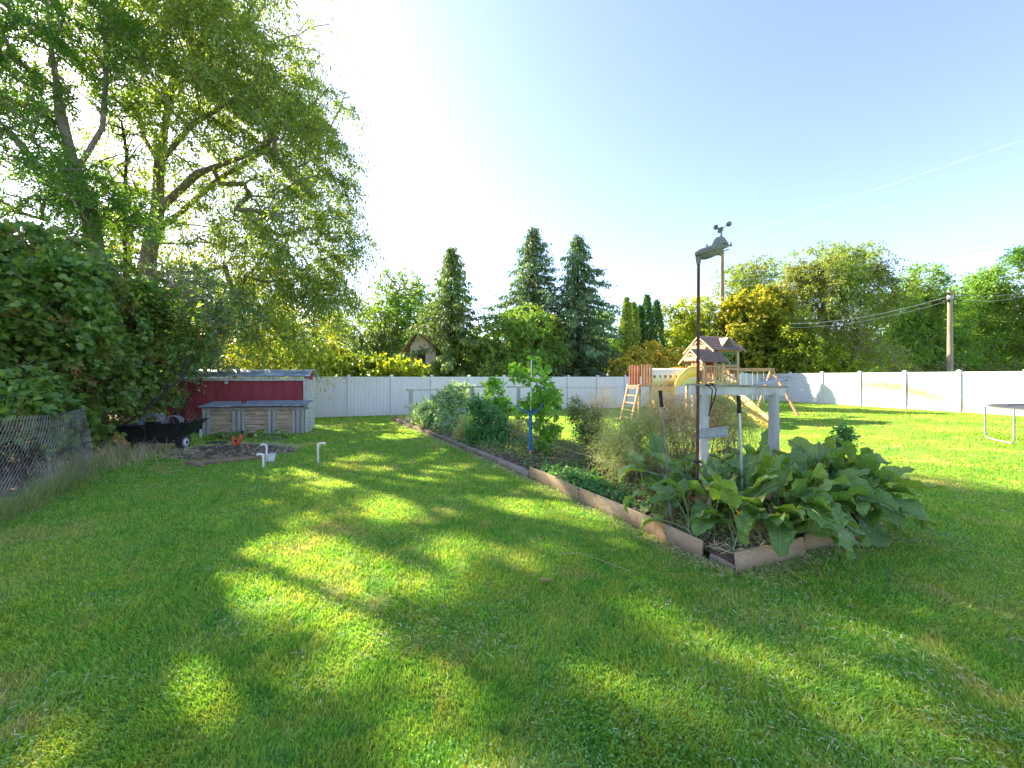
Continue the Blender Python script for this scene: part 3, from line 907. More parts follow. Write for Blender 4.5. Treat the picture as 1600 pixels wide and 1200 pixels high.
# ------------------------------------------------------------------ compost patch, standpipes, bucket
def litter(name, label, cat, fn, n, ln, wd, mat, spreadz=.5, kind='stuff'):
    pos = fn(n)
    ax = rng.normal(size=(n, 3)); ax[:, 2] *= spreadz
    L = ln * (.4 + rng.random(n))
    o = leaves(name, pos, ax, L, np.full(n, wd), mat, None, 'flat')
    return tag(o, label, cat, kind=kind)
def compost():
    V = []; Fc = []; nr, na = 10, 40
    for j in range(nr + 1):
        for i in range(na):
            a = 2 * math.pi * i / na; r = j / nr * (1 + .10 * math.sin(3 * a) + .06 * math.sin(7 * a + 1))
            x = COMP[0] + 1.32 * r * math.cos(a); y = COMP[1] + .85 * r * math.sin(a)
            z = float(gz(x, y)) - .015 + .13 * (1 - (j / nr) ** 2) * (.6 + .8 * float(vnoise(x, y, 5, 4))) + .02 * random.random() * (j < nr)
            V.append((x, y, z))
    for j in range(nr):
        for i in range(na):
            i2 = (i + 1) % na; Fc.append((j * na + i, j * na + i2, (j + 1) * na + i2, (j + 1) * na + i))
    o = MB().add(V, Fc).build('soil_mound', M['soil'], None, True); tag(o, 'low heap of brown soil and dead stalks before the plank bin', 'soil heap')
    def f(n):
        a = rng.random(n) * 2 * np.pi; r = np.sqrt(rng.random(n)) * 1.05
        x = COMP[0] + 1.35 * r * np.cos(a); y = COMP[1] + .9 * r * np.sin(a)
        return np.stack([x, y, gz(x, y) + .02 + .13 * np.clip(1 - r ** 2, 0, 1) * rng.random(n)], 1)
    litter('dead_stalks', 'dry stalks and straw strewn over the soil heap', 'straw', f, 2600, .16, .007, M['straw'])
    for (p, q, lb) in (((300, 728), (420, 716), 'long tan board edging the front of the soil heap'), ((291, 726), (316, 731), 'short pale board end at the corner of the soil heap')):
        a = gp(*p); b = gp(*q)
        tag(MB().beam(a + [0, 0, .035], b + [0, 0, .035], .04, .075).build('edging_board', M['tan_board'], None, bevel=.004), lb, 'board', 'edging boards round the soil heap')
    a = gp(330, 694); b = gp(352, 693)
    tag(MB().box((a + b) / 2 + [0, 0, .03], (.5, .12, .035)).box((a + b) / 2 + [.1, 0, .055], (.2, .06, .02)).build('black_tray', M['blackp'], None, bevel=.01), 'flat black tray on the grass behind the soil heap', 'tray')
    # orange plastic valve stand with two prongs
    b = gp(365, 707) + [0, 0, .08]; mat = surf('orange_plastic', [(.3, (.60, .07, .03)), (.7, (.75, .12, .05))], 20, .5, bump=.05)
    r = thing('sprinkler_stake', 'bright orange-red plastic sprinkler stake with a black head on the soil heap', 'sprinkler')
    MB().tube([b + [0, 0, -.06], b + [.01, 0, .10], b + [-.02, 0, .26]], [.03, .035, .025], 8).tube([b + [.01, 0, .06], b + [.10, 0, .12], b + [.16, -.01, .24], b + [.17, 0, .33]], [.03, .035, .042, .03], 8) \
        .tube([b + [.05, 0, .0], b + [.05, 0, .10]], .02, 6).build('body', mat, r, True)
    MB().tube([b + [.17, 0, .31], b + [.185, 0, .39]], [.035, .02], 8).build('head', M['blackp'], r, True)
    MB().tube([b + [.10, 0, .14], b + [.03, 0, .17]], [.022, .022], 8).build('knob', M['blackp'], r, True)
    rebase(r, b)
compost()
def standpipe(px, py, h, dx, label, arm=.10):
    b = gp(px, py); r = thing('standpipe', label, 'water pipe', 'white plastic standpipes in the lawn')
    pts = [b + [0, 0, -.03], b + [0, 0, h - .03], b + [dx * .2, 0, h - .005], b + [dx * arm / .1, 0, h]]
    MB().tube(pts, .017, 10).build('pipe', M['pvc'], r, True)
    MB().lathe(b + [0, 0, h - .045], [(.022, -.02), (.022, .03)], 12).build('elbow', M['pvc'], r, True)
    MB().tube([b + [dx * arm / .1 * .9, 0, h], b + [dx * arm / .1 * 1.35, 0, h - .01]], .023, 10).build('cap', M['pvc'], r, True)
    MB().lathe(b, [(.024, -.01), (.024, .02)], 12).build('collar', M['pvc'], r, True)
    rebase(r, b)
standpipe(411.5, 731, .24, -.08, 'shorter white standpipe in front, its arm pointing left')
standpipe(416.5, 721, .32, -.075, 'taller white standpipe next to the grey bucket')
standpipe(497, 723, .36, .075, 'white standpipe alone on the lawn right of the soil heap', .13)
def bucket():
    b = gp(424, 721); r = thing('bucket', 'small grey-white bucket on the grass beside the standpipes', 'bucket')
    MB().lathe(b, [(.055, 0), (.075, .13), (.08, .13), (.08, .142), (.070, .142), (.052, .01)], 18).build('body', M['pvc'], r, True)
    MB().tube([b + [.078 * math.cos(a), .0, .13 + .05 * math.sin(a) * .3] for a in np.linspace(0, math.pi, 12)], .003, 5).build('handle', M['grey_metal'], r, True)
    rebase(r, b)
bucket()
q = gp(497, 704); tag(MB().lathe(q + [.02, 0, .05], [(.0, -.03), (.03, -.02), (.035, 0), (.03, .02), (.0, .03)], 10).build('tap_knob', surf('pale_red_plastic', [(.3, (.55, .2, .12)), (.7, (.6, .3, .2))], 9), None, True), 'small pale red knob beside the lone standpipe', 'knob')

# ------------------------------------------------------------------ raised bed
def soil_z(s, t):
    q = BED[0][:2] + b_dir[:2] / np.linalg.norm(b_dir[:2]) * s + a_dir[:2] / np.linalg.norm(a_dir[:2]) * t
    return .085 + .07 * float(vnoise(q[0], q[1], 2.2, 5)) + .025 * float(vnoise(q[0], q[1], 9, 6))
def bed():
    root = thing('garden_bed', 'long raised garden bed edged with worn boards running to the back fence', 'raised bed')
    V = []; Fc = []; ns, nt_ = 150, 26
    for j in range(ns + 1):
        for i in range(nt_ + 1):
            s = .04 + (BL - .08) * j / ns; t = .04 + (BW - .08) * i / nt_
            V.append(bedp(s, t, soil_z(s, t) * (0.5 if i in (0, nt_) or j in (0, ns) else 1)))
    for j in range(ns):
        for i in range(nt_):
            k = j * (nt_ + 1) + i; Fc.append((k, k + 1, k + nt_ + 2, k + nt_ + 1))
    MB().add(V, Fc).build('soil', M['soil'], root, True)
    def board(s0, t0, s1, t1, h0, h1, mat, th=.035, lean=0., z=0.):
        a = bedp(s0, t0, h0 / 2 - .02 + z); b = bedp(s1, t1, h1 / 2 - .02 + z)
        d = nrm(b - a); L = np.linalg.norm(b - a); side = nrm(np.cross(d, [0, 0, 1])); up = nrm(np.cross(side, d) + side * lean)
        n = 10; vs = []
        for k in range(n + 1):
            c = a + (b - a) * k / n; h = h0 + (h1 - h0) * k / n + random.uniform(-.004, .004)
            bow = side * (.02 * math.sin(math.pi * k / n) * (1 if L > 1 else .3))
            for u, w in ((-.5, -.5), (-.5, .5), (.5, .5), (.5, -.5)):
                vs.append(c + bow + up * h * u + side * th * w)
        fs = [(3, 2, 1, 0), tuple(4 * n + q for q in range(4))]
        for k in range(n):
            for q in range(4):
                q2 = (q + 1) % 4; fs.append((4 * k + q, 4 * k + q2, 4 * k + 4 + q2, 4 * k + 4 + q))
        MB().add(vs, fs).build('board', mat, root, bevel=.004)
    sc = [np.linalg.norm((gp(x, y) - BED[0])[:2]) for x, y in ((1105, 872), (1040, 843), (805, 752))]
    board(sc[0], -.01, sc[2] * .62, .0, .18, .20, M['tan_board'], .022, .05)
    board(sc[2] * .62 + .01, 0, sc[2], .0, .20, .21, M['tan_board'], .022, -.03)
    cuts = np.linspace(sc[2] + .02, BL, 5)
    for i in range(4):
        board(cuts[i], .01, cuts[i + 1] - .02, .01, .13, .12, M['old_wood'], .075, random.uniform(-.1, .1))
    # broken, collapsed corner with two thin slats
    board(.02, .02, sc[0] - .02, .06, .07, .08, M['old_wood'], .03, .3)
    board(.10, .14, sc[0] + .1, .10, .06, .06, M['tan_board'], .05, .2, .06)
    board(0, 0.0, -.02, BW * .40, .19, .19, M['tan_board'], .022, -.12)
    board(-.0, BW * .41, -.03, BW * .98, .22, .16, M['tan_board'], .022, .25)
    cuts = np.linspace(0.1, BL, 7)
    for i in range(6): board(cuts[i], BW, cuts[i + 1] - .02, BW, .16, .16, M['old_wood'] if i % 2 else M['tan_board'], .04, random.uniform(-.08, .08))
    board(BL, 0, BL, BW, .14, .14, M['old_wood'], .06)
    rebase(root, bedp(0, 0))
    def f(n):
        s = rng.random(n) ** 1.6 * BL * .97; t = rng.random(n) * BW
        return np.array([bedp(a, b, soil_z(a, b) + .01) for a, b in zip(s, t)])
    litter('dead_stalks', 'dry straw and dead stems scattered over the bed soil', 'straw', f, 7000, .15, .006, M['straw'], .35)
bed()

# ------------------------------------------------------------------ near trellis with pipe and weather station
Yt = 3.92
base = lambda px, Y, z=0.: np.array([(px - 800) / F * Y, Y, float(gz((px - 800) / F * Y, Y)) + z])
def trellis_near():
    root = thing('trellis', 'nearest trellis frame, two pale posts under a flat painted beam', 'trellis')
    p1 = base(1099, Yt); p2 = base(1208.5, 4.45)
    MB().box(p1 + [0, 0, .70], (.078, .078, 1.42), None).build('post', M['pale_paint'], root, bevel=.006)
    MB().tube([p2, p2 + [0, 0, .5], p2 + [0.005, 0, 1.0], p2 + [0, 0, 1.40]], [.058, .055, .055, .052], 14).build('post', M['grey_post'], root, True)
    d = nrm(p2 - p1)
    MB().beam(p1 - d * .16 + [0, 0, 1.455], p2 + d * .20 + [0, 0, 1.415], .045, .10).build('beam', M['pale_paint'], root, bevel=.006)
    MB().beam(p1 - d * .17 + [0, .02, 1.508], p2 + d * .22 + [0, .03, 1.470], .13, .018).build('top_board', M['old_wood'], root, bevel=.003)
    for z, a, l in ((1.02, .03, .33), (.52, -.02, .2)):
        c = p1 + [.01, -.056, z]
        e = nrm(np.array([1.0, .10, .09]))
        pa = c - e * (.11 if z > .8 else .08); pb = c + e * (l - .11)
        mb = MB().beam(pa, pb, .004, .085)
        mb.beam(pa + [0, -.012, .043], pb + [0, -.012, .043], .028, .006).beam(pa + [0, -.012, -.043], pb + [0, -.012, -.043], .028, .006)
        mb.build('bracket', M['grey_metal'], root)
    # old board lying on the beam end with a curl of wire netting
    q = p2 + [0, 0, 1.50]
    MB().beam(q + np.array([-.22, -.05, .0]), q + np.array([.24, .1, .07]), .11, .022).build('loose_board', M['grey_post'], root, bevel=.003)
    mb = MB()
    for k in range(7):
        o = k * .03
        mb.tube([q + np.array([-.1 + i * .04, .02 + o * .6 + .015 * math.sin(i * 2 + k), .035 + .03 * math.sin(i * 1.1 + k * 2) + i * .004]) for i in range(10)], .0022, 4)
    mb.build('wire_netting', M['grey_metal'], root)
    rebase(root, p1)
    # rubber strap looped over the beam
    c = p1 + [.03, -.06, 1.46]
    mb = MB()
    for dx, w in ((-.05, .02), (.045, .06)):
        mb.tube([c + [-.02 + dx * .2, 0, .04], c + [dx * .6, -.012, .045], c + [w, -.02, .0], c + [w * .75, -.016, -.09], c + [w * .1, -.016, -.19], c + [-.015, -.014, -.27]], .006, 6)
    mb.tube([c + [-.045, .01, .05], c + [.0, -.012, .06], c + [.05, .0, .05]], .006, 6)
    tag(mb.build('rubber_strap', M['black_rubber'], None, True), 'black rubber strap looped over the near trellis beam', 'strap')
trellis_near()
def station():
    root = thing('weather_station', 'grey-green weather station with anemometer cups on a tall rusty pipe', 'weather station')
    b = base(1088.5, 3.84); top = at(1091.5, 410, 3.84)
    MB().tube([b - [0, 0, .05], b * .5 + top * .5 + [.004, 0, 0], top], .0145, 12).build('pipe', M['rust'], root, True)
    gm = surf('grey_green_plastic', [(.3, (.16, .17, .13)), (.7, (.23, .24, .19))], 20, .5, bump=.1)
    c = at(1112, 390, 3.84)
    ax = nrm(np.array([1.0, .12, .30])); side = nrm(np.cross([0, 0, 1.], ax)); up = np.cross(ax, side)
    # body: stacked rings, long ellipse tapering to the left end
    def ell(prof, cen, sx, nm, n=28):
        V = []; Fc = []
        for r, z, sh in prof:
            for k in range(n):
                a = 2 * math.pi * k / n
                x = r * sx * math.cos(a); w = 1 - .28 * (-math.cos(a)) if math.cos(a) < 0 else 1
                V.append(cen + ax * (x + sh) + side * (r * .085 * math.sin(a) * w) + up * z)
        for j in range(len(prof) - 1):
            for k in range(n):
                k2 = (k + 1) % n; Fc.append((j * n + k, j * n + k2, (j + 1) * n + k2, (j + 1) * n + k))
        Fc.append(tuple(range(n - 1, -1, -1))); Fc.append(tuple((len(prof) - 1) * n + k for k in range(n)))
        return MB().add(V, Fc).build(nm, gm, root, True)
    ell([(.93, -.022, 0), (1.0, -.016, 0), (1.0, -.004, 0), (.965, -.002, 0), (.965, .002, 0), (1.0, .004, 0), (.97, .016, 0), (.90, .026, .01), (.80, .034, .02), (.45, .038, .03)], c, .186, 'body')
    ell([(.22, -.078, -.06), (.48, -.070, -.05), (.68, -.048, -.04), (.84, -.018, -.02)], c, .165, 'lower_bowl')
    MB().lathe(top + [0, 0, -.02], [(.017, 0), (.021, .015), (.026, .055), (.03, .085)], 14).build('mounting_collar', gm, root, True)
    h = at(1124.5, 376, 3.84)
    MB().lathe(h, [(.075, -.05), (.072, -.028), (.067, -.026), (.067, -.022), (.062, -.008), (.057, -.006), (.057, -.002), (.050, .014), (.036, .030), (.014, .036)], 20, (np.array([1., 0, 0]), np.array([0, 1., 0]), np.array([-.08, 0, 1.]))).build('dome', gm, root, True)
    a0 = at(1127, 366, 3.84)
    MB().tube([a0 - [0, 0, .045], a0 + [0, 0, .04]], .009, 8).lathe(a0 + [0, 0, .052], [(.014, -.018), (.018, -.012), (.018, .014), (.010, .02)], 12).build('hub', gm, root, True)
    for an in (200, 320, 80):
        dd = np.array([math.cos(R(an)), math.sin(R(an)), 0.12 if an != 320 else .5]); q = a0 + [0, 0, .052] + dd * .068
        tn = nrm(np.cross([0, 0, 1.], dd))
        arm = MB().tube([a0 + [0, 0, .052], q], .0035, 6).build('cup_arm', gm, root, True)
        MB().lathe(q, [(.002, -.026), (.016, -.02), (.024, -.006), (.026, .004), (.022, .002), (.012, -.012)], 14, (nrm(dd), np.cross(tn, nrm(dd)), tn)).build('cup', gm, arm, True)
    e = c + ax * .17 - up * .01
    MB().tube([e, e + ax * .05], [.006, .012], 8).tube([e + ax * .045, e + ax * .045 + [0, 0, .03]], .006, 6).tube([e - up * .035 - ax * .04, e - up * .035 + ax * .01], .006, 6).build('vane', gm, root, True)
    MB().lathe(c - ax * .04 + up * .045, [(.010, -.01), (.006, .0), (.009, .012), (.004, .02)], 10).build('level_knob', gm, root, True)
    MB().box(c + ax * .07 - up * .045, (.06, .05, .05), (ax, side, up)).build('sensor_box', gm, root, bevel=.006)
    cl = base(1089, 3.84, .74)
    MB().box(cl, (.06, .045, .025)).tube([cl + [-.04, -.02, 0], cl + [.05, -.02, -.01]], .008, 6).build('pipe_clamp', M['blackp'], root)
    rebase(root, b)
station()
def tool(px0, py0, px1, py1, Y, lb, rusty):
    root = thing('tool_handle', lb, 'tool', 'long tool handles stuck upright in the bed')
    t = at(px0, py0, Y); b = at(px1, py1, Y)
    d = nrm(b - t)
    MB().tube([t + d * .02, b], .0125 if not rusty else .0115, 10).build('shaft', M['rust2'] if rusty else M['galv'], root, True)
    gr = [t + d * x for x in (0, .006, .012, .02, .05, .1, .15, .165, .172)]
    MB().tube(gr, [.014, .021, .021, .018, .0195, .018, .0195, .021, .015], 12).build('grip', M['black_rubber'], root, True)
    MB().tube([b - d * .12, b], [.016, .02], 8).build('socket', M['grey_metal'], root, True)
    rebase(root, b)
M['rust2'] = surf('tarnished_steel', [(.3, (.16, .14, .13)), (.7, (.32, .29, .27))], 14, .5, metal=.5, bump=.1)
tool(1031.5, 610, 1049, 806, 3.95, 'darker thin shafted tool with black grip left of the white post', True)
tool(1154, 618, 1163, 835, 3.72, 'grey metal shafted tool with black grip right of the white post', False)

# ------------------------------------------------------------------ far trellises, blue pole, wires
def trellis_far(pa, pb, Ya, Yb, z, lb, th, cross):
    root = thing('trellis', lb, 'trellis')
    a = base(pa, Ya); b = base(pb, Yb); d = nrm((b - a) * [1, 1, 0])
    for q in (a, b): MB().box(q + [0, 0, z / 2], (th, th, z), None).build('post', M['grey_post'], root, bevel=.005)
    return root, a, b, d
r, a, b, d = trellis_far(737, 810, 9.9, 10.5, 1.36, 'middle trellis of pale grey posts with short cross boards among the bushes', .105, None)
for q in (a, b):
    MB().beam(q - d * .38 + [0, -.075, .80], q + d * .38 + [0, -.075, .80], .03, .09).build('cross_board', M['grey_post'], r, bevel=.004)
    MB().beam(q - d * .36 + [0, 0, 1.385], q + d * .36 + [0, 0, 1.385], .05, .035).build('cap_board', M['old_wood'], r, bevel=.004)
rebase(r, a); T2 = (a, b)
r, a, b, d = trellis_far(642, 692.5, 13.9, 14.6, 1.24, 'farthest trellis of grey posts and a top beam near the back fence', .13, None)
MB().beam(a - d * .22 + [0, 0, 1.29], b + d * .25 + [0, 0, 1.29], .09, .10).build('beam', M['grey_post'], r, bevel=.006)
for q, z in ((a, .68), (b, .60), (a, .18)):
    MB().beam(q - d * .25 + [0, -.08, z], q + d * .22 + [0, -.08, z], .03, .09).build('cross_board', M['grey_post'], r, bevel=.004)
rebase(r, a); T3 = (a, b)
def sag(a, b, s, n=14):
    a = np.asarray(a, float); b = np.asarray(b, float)
    return [a + (b - a) * t + np.array([0, 0, -4 * s * t * (1 - t)]) for t in np.linspace(0, 1, n)]
N1 = base(1099, Yt); N2 = base(1208.5, 4.45)
wm = M['galv']
for (p, q, s, lb) in ((N1 + [-.05, -.05, .50], T2[0] + [0, 0, .72], .12, 'low slack wire from the near white post along the bed'),
                      (N1 + [0, 0, 1.50], T2[0] + [0, 0, 1.40], .03, 'high wire on the near side of the bed above the plants'),
                      (N2 + [0, 0, 1.46], T2[1] + [0, 0, 1.40], .03, 'high wire on the far side of the bed above the plants'),
                      (T2[0] + [0, 0, 1.40], T3[0] + [0, 0, 1.33], .03, 'wire between the middle and farthest trellises, near side'),
                      (T2[1] + [0, 0, 1.40], T3[1] + [0, 0, 1.33], .03, 'wire between the middle and farthest trellises, far side')):
    tag(MB().tube(sag(p, q, s), .0026, 5).build('trellis_wire', wm, None, True), lb, 'wire', 'wires strung between the trellises')
def bluepole():
    root = thing('plant_support', 'bright blue support pole with curved arms holding the climbing vine', 'plant support')
    b = gp(829, 728); Y = b[1]; bl = surf('blue_paint', [(.3, (.02, .12, .30)), (.7, (.04, .20, .42))], 9, .5, bump=.1)
    X = b[0]
    z = lambda py: HC - (py - HY) / F * Y
    MB().tube([(X, Y, b[2] + .05), (X, Y, z(700))], .030, 10).build('wooden_foot', M['tan_board'], root, True)
    MB().tube([(X, Y, z(703)), (X, Y, z(644))], .032, 12).build('pole', bl, root, True)
    MB().tube([(X - .26, Y, z(633)), (X - .20, Y, z(638)), (X - .1, Y, z(643)), (X, Y, z(646)), (X + .1, Y, z(643)), (X + .17, Y, z(638)), (X + .22, Y, z(630))], .014, 8).build('arm', bl, root, True)
    MB().tube([(X, Y - .18, z(640)), (X, Y, z(645)), (X, Y + .2, z(638))], .014, 8).build('arm', bl, root, True)
    MB().tube([(X, Y, z(646)), (X + .01, Y, z(600)), (X + .012, Y, z(563))], .011, 8).build('rod', M['galv'], root, True)
    MB().beam((X - .28, Y, z(722)), (X + .3, Y, z(718)), .03, .03).build('spreader', bl, root)
    rebase(root, b)
    return b
BP = bluepole()
# black irrigation tube lying in the bed
pts = [bedp(3.1 + i * .22, .55 + .25 * math.sin(i * .8), .17) for i in range(9)]
tag(MB().tube(pts, .008, 6).build('irrigation_tube', M['grey_metal'], None, True), 'thin grey irrigation tube curving over the bed soil', 'tube')

# ------------------------------------------------------------------ play set
def playset():
    root = thing('play_set', 'wooden play tower with gabled roofs, yellow slides, tunnel and swing beam', 'play set')
    wood = surf('cedar_play_wood', [(.3, (.34, .18, .10)), (.7, (.47, .29, .17))], 5, .75, bump=.3, bscale=30, stretch=(1, 1, 4))
    pale = surf('sun_bleached_play_wood', [(.3, (.42, .29, .19)), (.7, (.54, .40, .28))], 5, .8, bump=.3, bscale=30)
    redw = surf('red_brown_play_wood', [(.3, (.30, .12, .07)), (.7, (.42, .20, .12))], 5, .75, bump=.3, bscale=30)
    shg = surf('brown_grey_roof_slats', [(.3, (.10, .07, .055)), (.7, (.19, .14, .115))], 8, .8, bump=.5, bscale=25)
    yel = surf('yellow_slide_plastic', [(.3, (.72, .46, .06)), (.7, (.80, .58, .14))], 6, .4, bump=.05, speck=(4, .6, (.8, .62, .22), .15))
    crm = surf('cream_tunnel_plastic', [(.3, (.60, .56, .42)), (.7, (.70, .66, .52))], 6, .5, bump=.05)
    grn = surf('green_window_plastic', [(.3, (.02, .16, .07)), (.7, (.04, .22, .1))], 6, .5, bump=.05)
    th = R(14); u = np.array([math.cos(th), math.sin(th), 0]); v = np.array([-math.sin(th), math.cos(th), 0]); up = np.array([0, 0, 1.])
    C0 = np.array([8.62, 16.4, -.10]); AX = (u, v, up)
    def P(a, b, z): return C0 + u * a + v * b + up * z
    G = .0
    # main tower posts a in [-.5,.62], b in [-.6,.6]
    A0, A1, B0, B1 = -.52, .60, -.62, .62
    zr, ze = 3.40, 2.80; dk = 1.42
    for a in (A0, A1):
        for b in (B0, B1): MB().box(P(a, b, 1.42), (.10, .10, 2.84), AX).build('post', pale, root, bevel=.006)
    # lower bay in front-left
    L0, L1, K0, K1 = -1.50, -.64, -1.15, -.2
    for a in (L0, L1):
        for b in (K0, K1): MB().box(P(a, b, 1.12), (.09, .09, 2.24), AX).build('post', pale, root, bevel=.006)
    MB().box(P((A0 + A1) / 2, 0, dk), (A1 - A0 + .1, B1 - B0 + .1, .10), AX).box(P((L0 + L1) / 2, (K0 + K1) / 2, dk - .03), (L1 - L0 + .1, K1 - K0 + .1, .10), AX).build('deck', wood, root)
    # upper floor and wall bands
    mb = MB()
    for z, h in ((2.02, .10), (2.14, .07), (2.76, .10)):
        mb.beam(P(A0, B0 - .055, z), P(A1, B0 - .055, z), .03, h).beam(P(A0 - .055, B0, z), P(A0 - .055, B1, z), .03, h).beam(P(A1 + .055, B0, z), P(A1 + .055, B1, z), .03, h).beam(P(A0, B1 + .055, z), P(A1, B1 + .055, z), .03, h)
    mb.build('wall_band', wood, root)
    # upper room windows with green frames on the front
    for k, (a, b) in enumerate(((A0 + .08, -.02), (.06, A1 - .08))):
        f = MB()
        f.beam(P(a, B0 - .05, 2.20), P(b, B0 - .05, 2.20), .03, .04).beam(P(a, B0 - .05, 2.66), P(b, B0 - .05, 2.66), .03, .04)
        for q in (a, (a + b) / 2, b): f.beam(P(q, B0 - .05, 2.18), P(q, B0 - .05, 2.68), .03, .03)
        f.build('window_frame', grn, root)
    # left wall of the upper room: red-brown boards
    mb = MB()
    for k in range(9):
        b = B0 + .08 + k * .135
        mb.box(P(A0 - .02, b, 2.40), (.02, .12, .66), AX)
    mb.build('side_boards', redw, root)
    mb = MB()
    for k in range(8): mb.box(P(A0 + .1 + k * .135, B1 - .02, 1.72), (.12, .02, .6), AX)
    mb.build('back_boards', redw, root)
    def gable(a0, a1, bc, hw, zr, ze, nm):
        # ridge along u; slats on both slopes
        ov = .0
        mb = MB(); n = 8
        for s in (-1, 1):
            for k in range(n):
                t0, t1 = k / n, (k + 1.12) / n
                q0 = (bc + s * hw * t0, zr - (zr - ze) * t0 + .008 * (k % 2)); q1 = (bc + s * hw * t1, zr - (zr - ze) * t1 + .016)
                mb.prism([P(a0, q0[0], q0[1]), P(a1, q0[0], q0[1]), P(a1, q1[0], q1[1]), P(a0, q1[0], q1[1])], up * .016)
        rf = mb.build('roof', shg, root)
        for aa in (a0 - .012, a1 + .012):
            m = MB()
            for s in (-1, 1): m.beam(P(aa, bc, zr - .02), P(aa, bc + s * hw * 1.05, ze - .05), .024, .065)
            # sunburst trim with scallops
            m.beam(P(aa, bc - hw * .62, zr - (zr - ze) * .66), P(aa, bc + hw * .62, zr - (zr - ze) * .66), .022, .06)
            for k in range(5):
                x = (k - 2) * hw * .22
                m.beam(P(aa, bc, zr - (zr - ze) * .3), P(aa, bc + x, zr - (zr - ze) * .62), .02, .025)
                m.lathe(P(aa, bc + x, zr - (zr - ze) * .78), [(hw * .10, -.011), (hw * .10, .011)], 10, (v, up, u))
            m.build('gable_trim', pale, rf)
        return rf
    gable(A0 - .28, A1 + .16, 0, .86, zr, ze - .04, 'roof')
    gable(L0 - .22, L1 + .16, (K0 + K1) / 2, .66, 2.80, 2.26, 'roof')
    # gable infill
    MB().prism([P(A0 - .04, -.7, ze - .02), P(A0 - .04, .7, ze - .02), P(A0 - .04, 0, zr - .08)], u * .02).build('gable_board', redw, root)
    MB().prism([P(L0 - .04, -.675 - .5, 2.28), P(L0 - .04, -.675 + .5, 2.28), P(L0 - .04, -.675, 2.72)], u * .02).build('gable_board', redw, root)
    # dormer on the front slope
    mb = MB(); a, zt = .12, 3.27
    mb.prism([P(a - .26, -.62, 2.95), P(a + .26, -.62, 2.95), P(a, -.62, zt)], v * .03)
    dr = mb.build('dormer', shg, root)
    MB().prism([P(a - .30, -.66, 2.93), P(a, -.66, zt + .03), P(a, -.12, zt + .03), P(a - .30, -.5, 2.98)], up * .018).prism([P(a + .30, -.66, 2.93), P(a, -.66, zt + .03), P(a, -.12, zt + .03), P(a + .30, -.5, 2.98)], up * .018).build('dormer_roof', pale, dr)
    MB().prism([P(a - .10, -.625, 2.98), P(a + .10, -.625, 2.98), P(a, -.625, 3.14)], -v * .012).build('dormer_vent', M['blackp'], dr)
    # lower bay walls: balusters
    mb = MB()
    for z in (1.55, 2.10): mb.beam(P(L0, K0 - .05, z), P(L1, K0 - .05, z), .03, .07).beam(P(L0 - .05, K0, z), P(L0 - .05, K1, z), .03, .07)
    for k in range(7):
        q = L0 + .09 + k * (L1 - L0 - .18) / 6
        mb.box(P(q, K0 - .05, 1.83), (.045, .02, .5), AX)
    mb.build('balusters', wood, root)
    mb = MB()
    for z in (1.50, 1.72, 1.95): mb.beam(P(A0, B0 - .055, z), P(A0 + .40, B0 - .055, z), .02, .12)
    mb.beam(P(A0 + .1, B0 - .06, 1.98), P(A1, B0 - .06, 1.52), .03, .07)
    for k in range(6): mb.box(P(A1 + .05, B0 + .12 + k * .2, 1.74), (.02, .10, .54), AX)
    mb.build('rail_boards', wood, root)
    # ship's wheel
    w = P(A0 + .42, B0 - .02, 1.78)
    ring = [w + u * .19 * math.cos(t) + up * .19 * math.sin(t) for t in np.linspace(0, 2 * math.pi, 25)]
    mb = MB().tube(ring, .022, 8)
    for k in range(3):
        t = math.pi * k / 3; mb.tube([w - (u * math.cos(t) + up * math.sin(t)) * .19, w + (u * math.cos(t) + up * math.sin(t)) * .19], .016, 6)
    mb.build('steering_wheel', yel, root, True)
    # climbing rocks under the bay
    for (a, b, z) in ((-1.45, -1.2, 1.12), (-1.30, -1.2, 1.12), (-1.42, -1.2, .95), (-1.25, -1.2, .93)):
        MB().lathe(P(a, b, z), [(.0, -.03), (.05, -.02), (.055, .0), (.04, .03), (.0, .04)], 9, (u, up, -v)).build('climbing_rock', redw, root, True)
    MB().beam(P(-1.62, -1.18, .55), P(-1.0, -1.18, 1.35), .03, .09).beam(P(-1.52, -1.16, 1.05), P(-.75, -1.16, 1.05), .03, .12).build('climbing_board', wood, root)
    # open scoop slides along a path
    def slide(pts, w0, depth, nm, mat, cover=None):
        pts = [np.asarray(p, float) for p in pts]
        # resample
        cp = np.array(pts); t = np.linspace(0, len(cp) - 1, 40)
        def cr(t):
            i = int(min(max(math.floor(t), 0), len(cp) - 2)); f = t - i
            p0 = cp[max(i - 1, 0)]; p1 = cp[i]; p2 = cp[i + 1]; p3 = cp[min(i + 2, len(cp) - 1)]
            return .5 * ((2 * p1) + (-p0 + p2) * f + (2 * p0 - 5 * p1 + 4 * p2 - p3) * f * f + (-p0 + 3 * p1 - 3 * p2 + p3) * f ** 3)
        Q = np.array([cr(x) for x in t]); tg = nrm(np.gradient(Q, axis=0))
        V = []; n = 14
        for q, g_ in zip(Q, tg):
            sd = nrm(np.cross(g_, up)); uu = np.cross(sd, g_)
            for k in range(n + 1):
                a = math.pi * (1.0 + k / n)          # lower half circle
                V.append(q + sd * w0 * math.cos(a) + uu * (depth * math.sin(a) + depth * .15 * (k in (0, n))))
        Fc = []
        for j in range(len(Q) - 1):
            for k in range(n): i = j * (n + 1) + k; Fc.append((i, i + 1, i + n + 2, i + n + 1))
        o = MB().add(V, Fc).build(nm, mat, root, True)
        s = o.modifiers.new('thickness', 'SOLIDIFY'); s.thickness = .025
        for e in (0, n):
            MB().tube([V[j * (n + 1) + e] for j in range(len(Q))], .028, 8).build('slide_rim', yel, o, True)
        return o
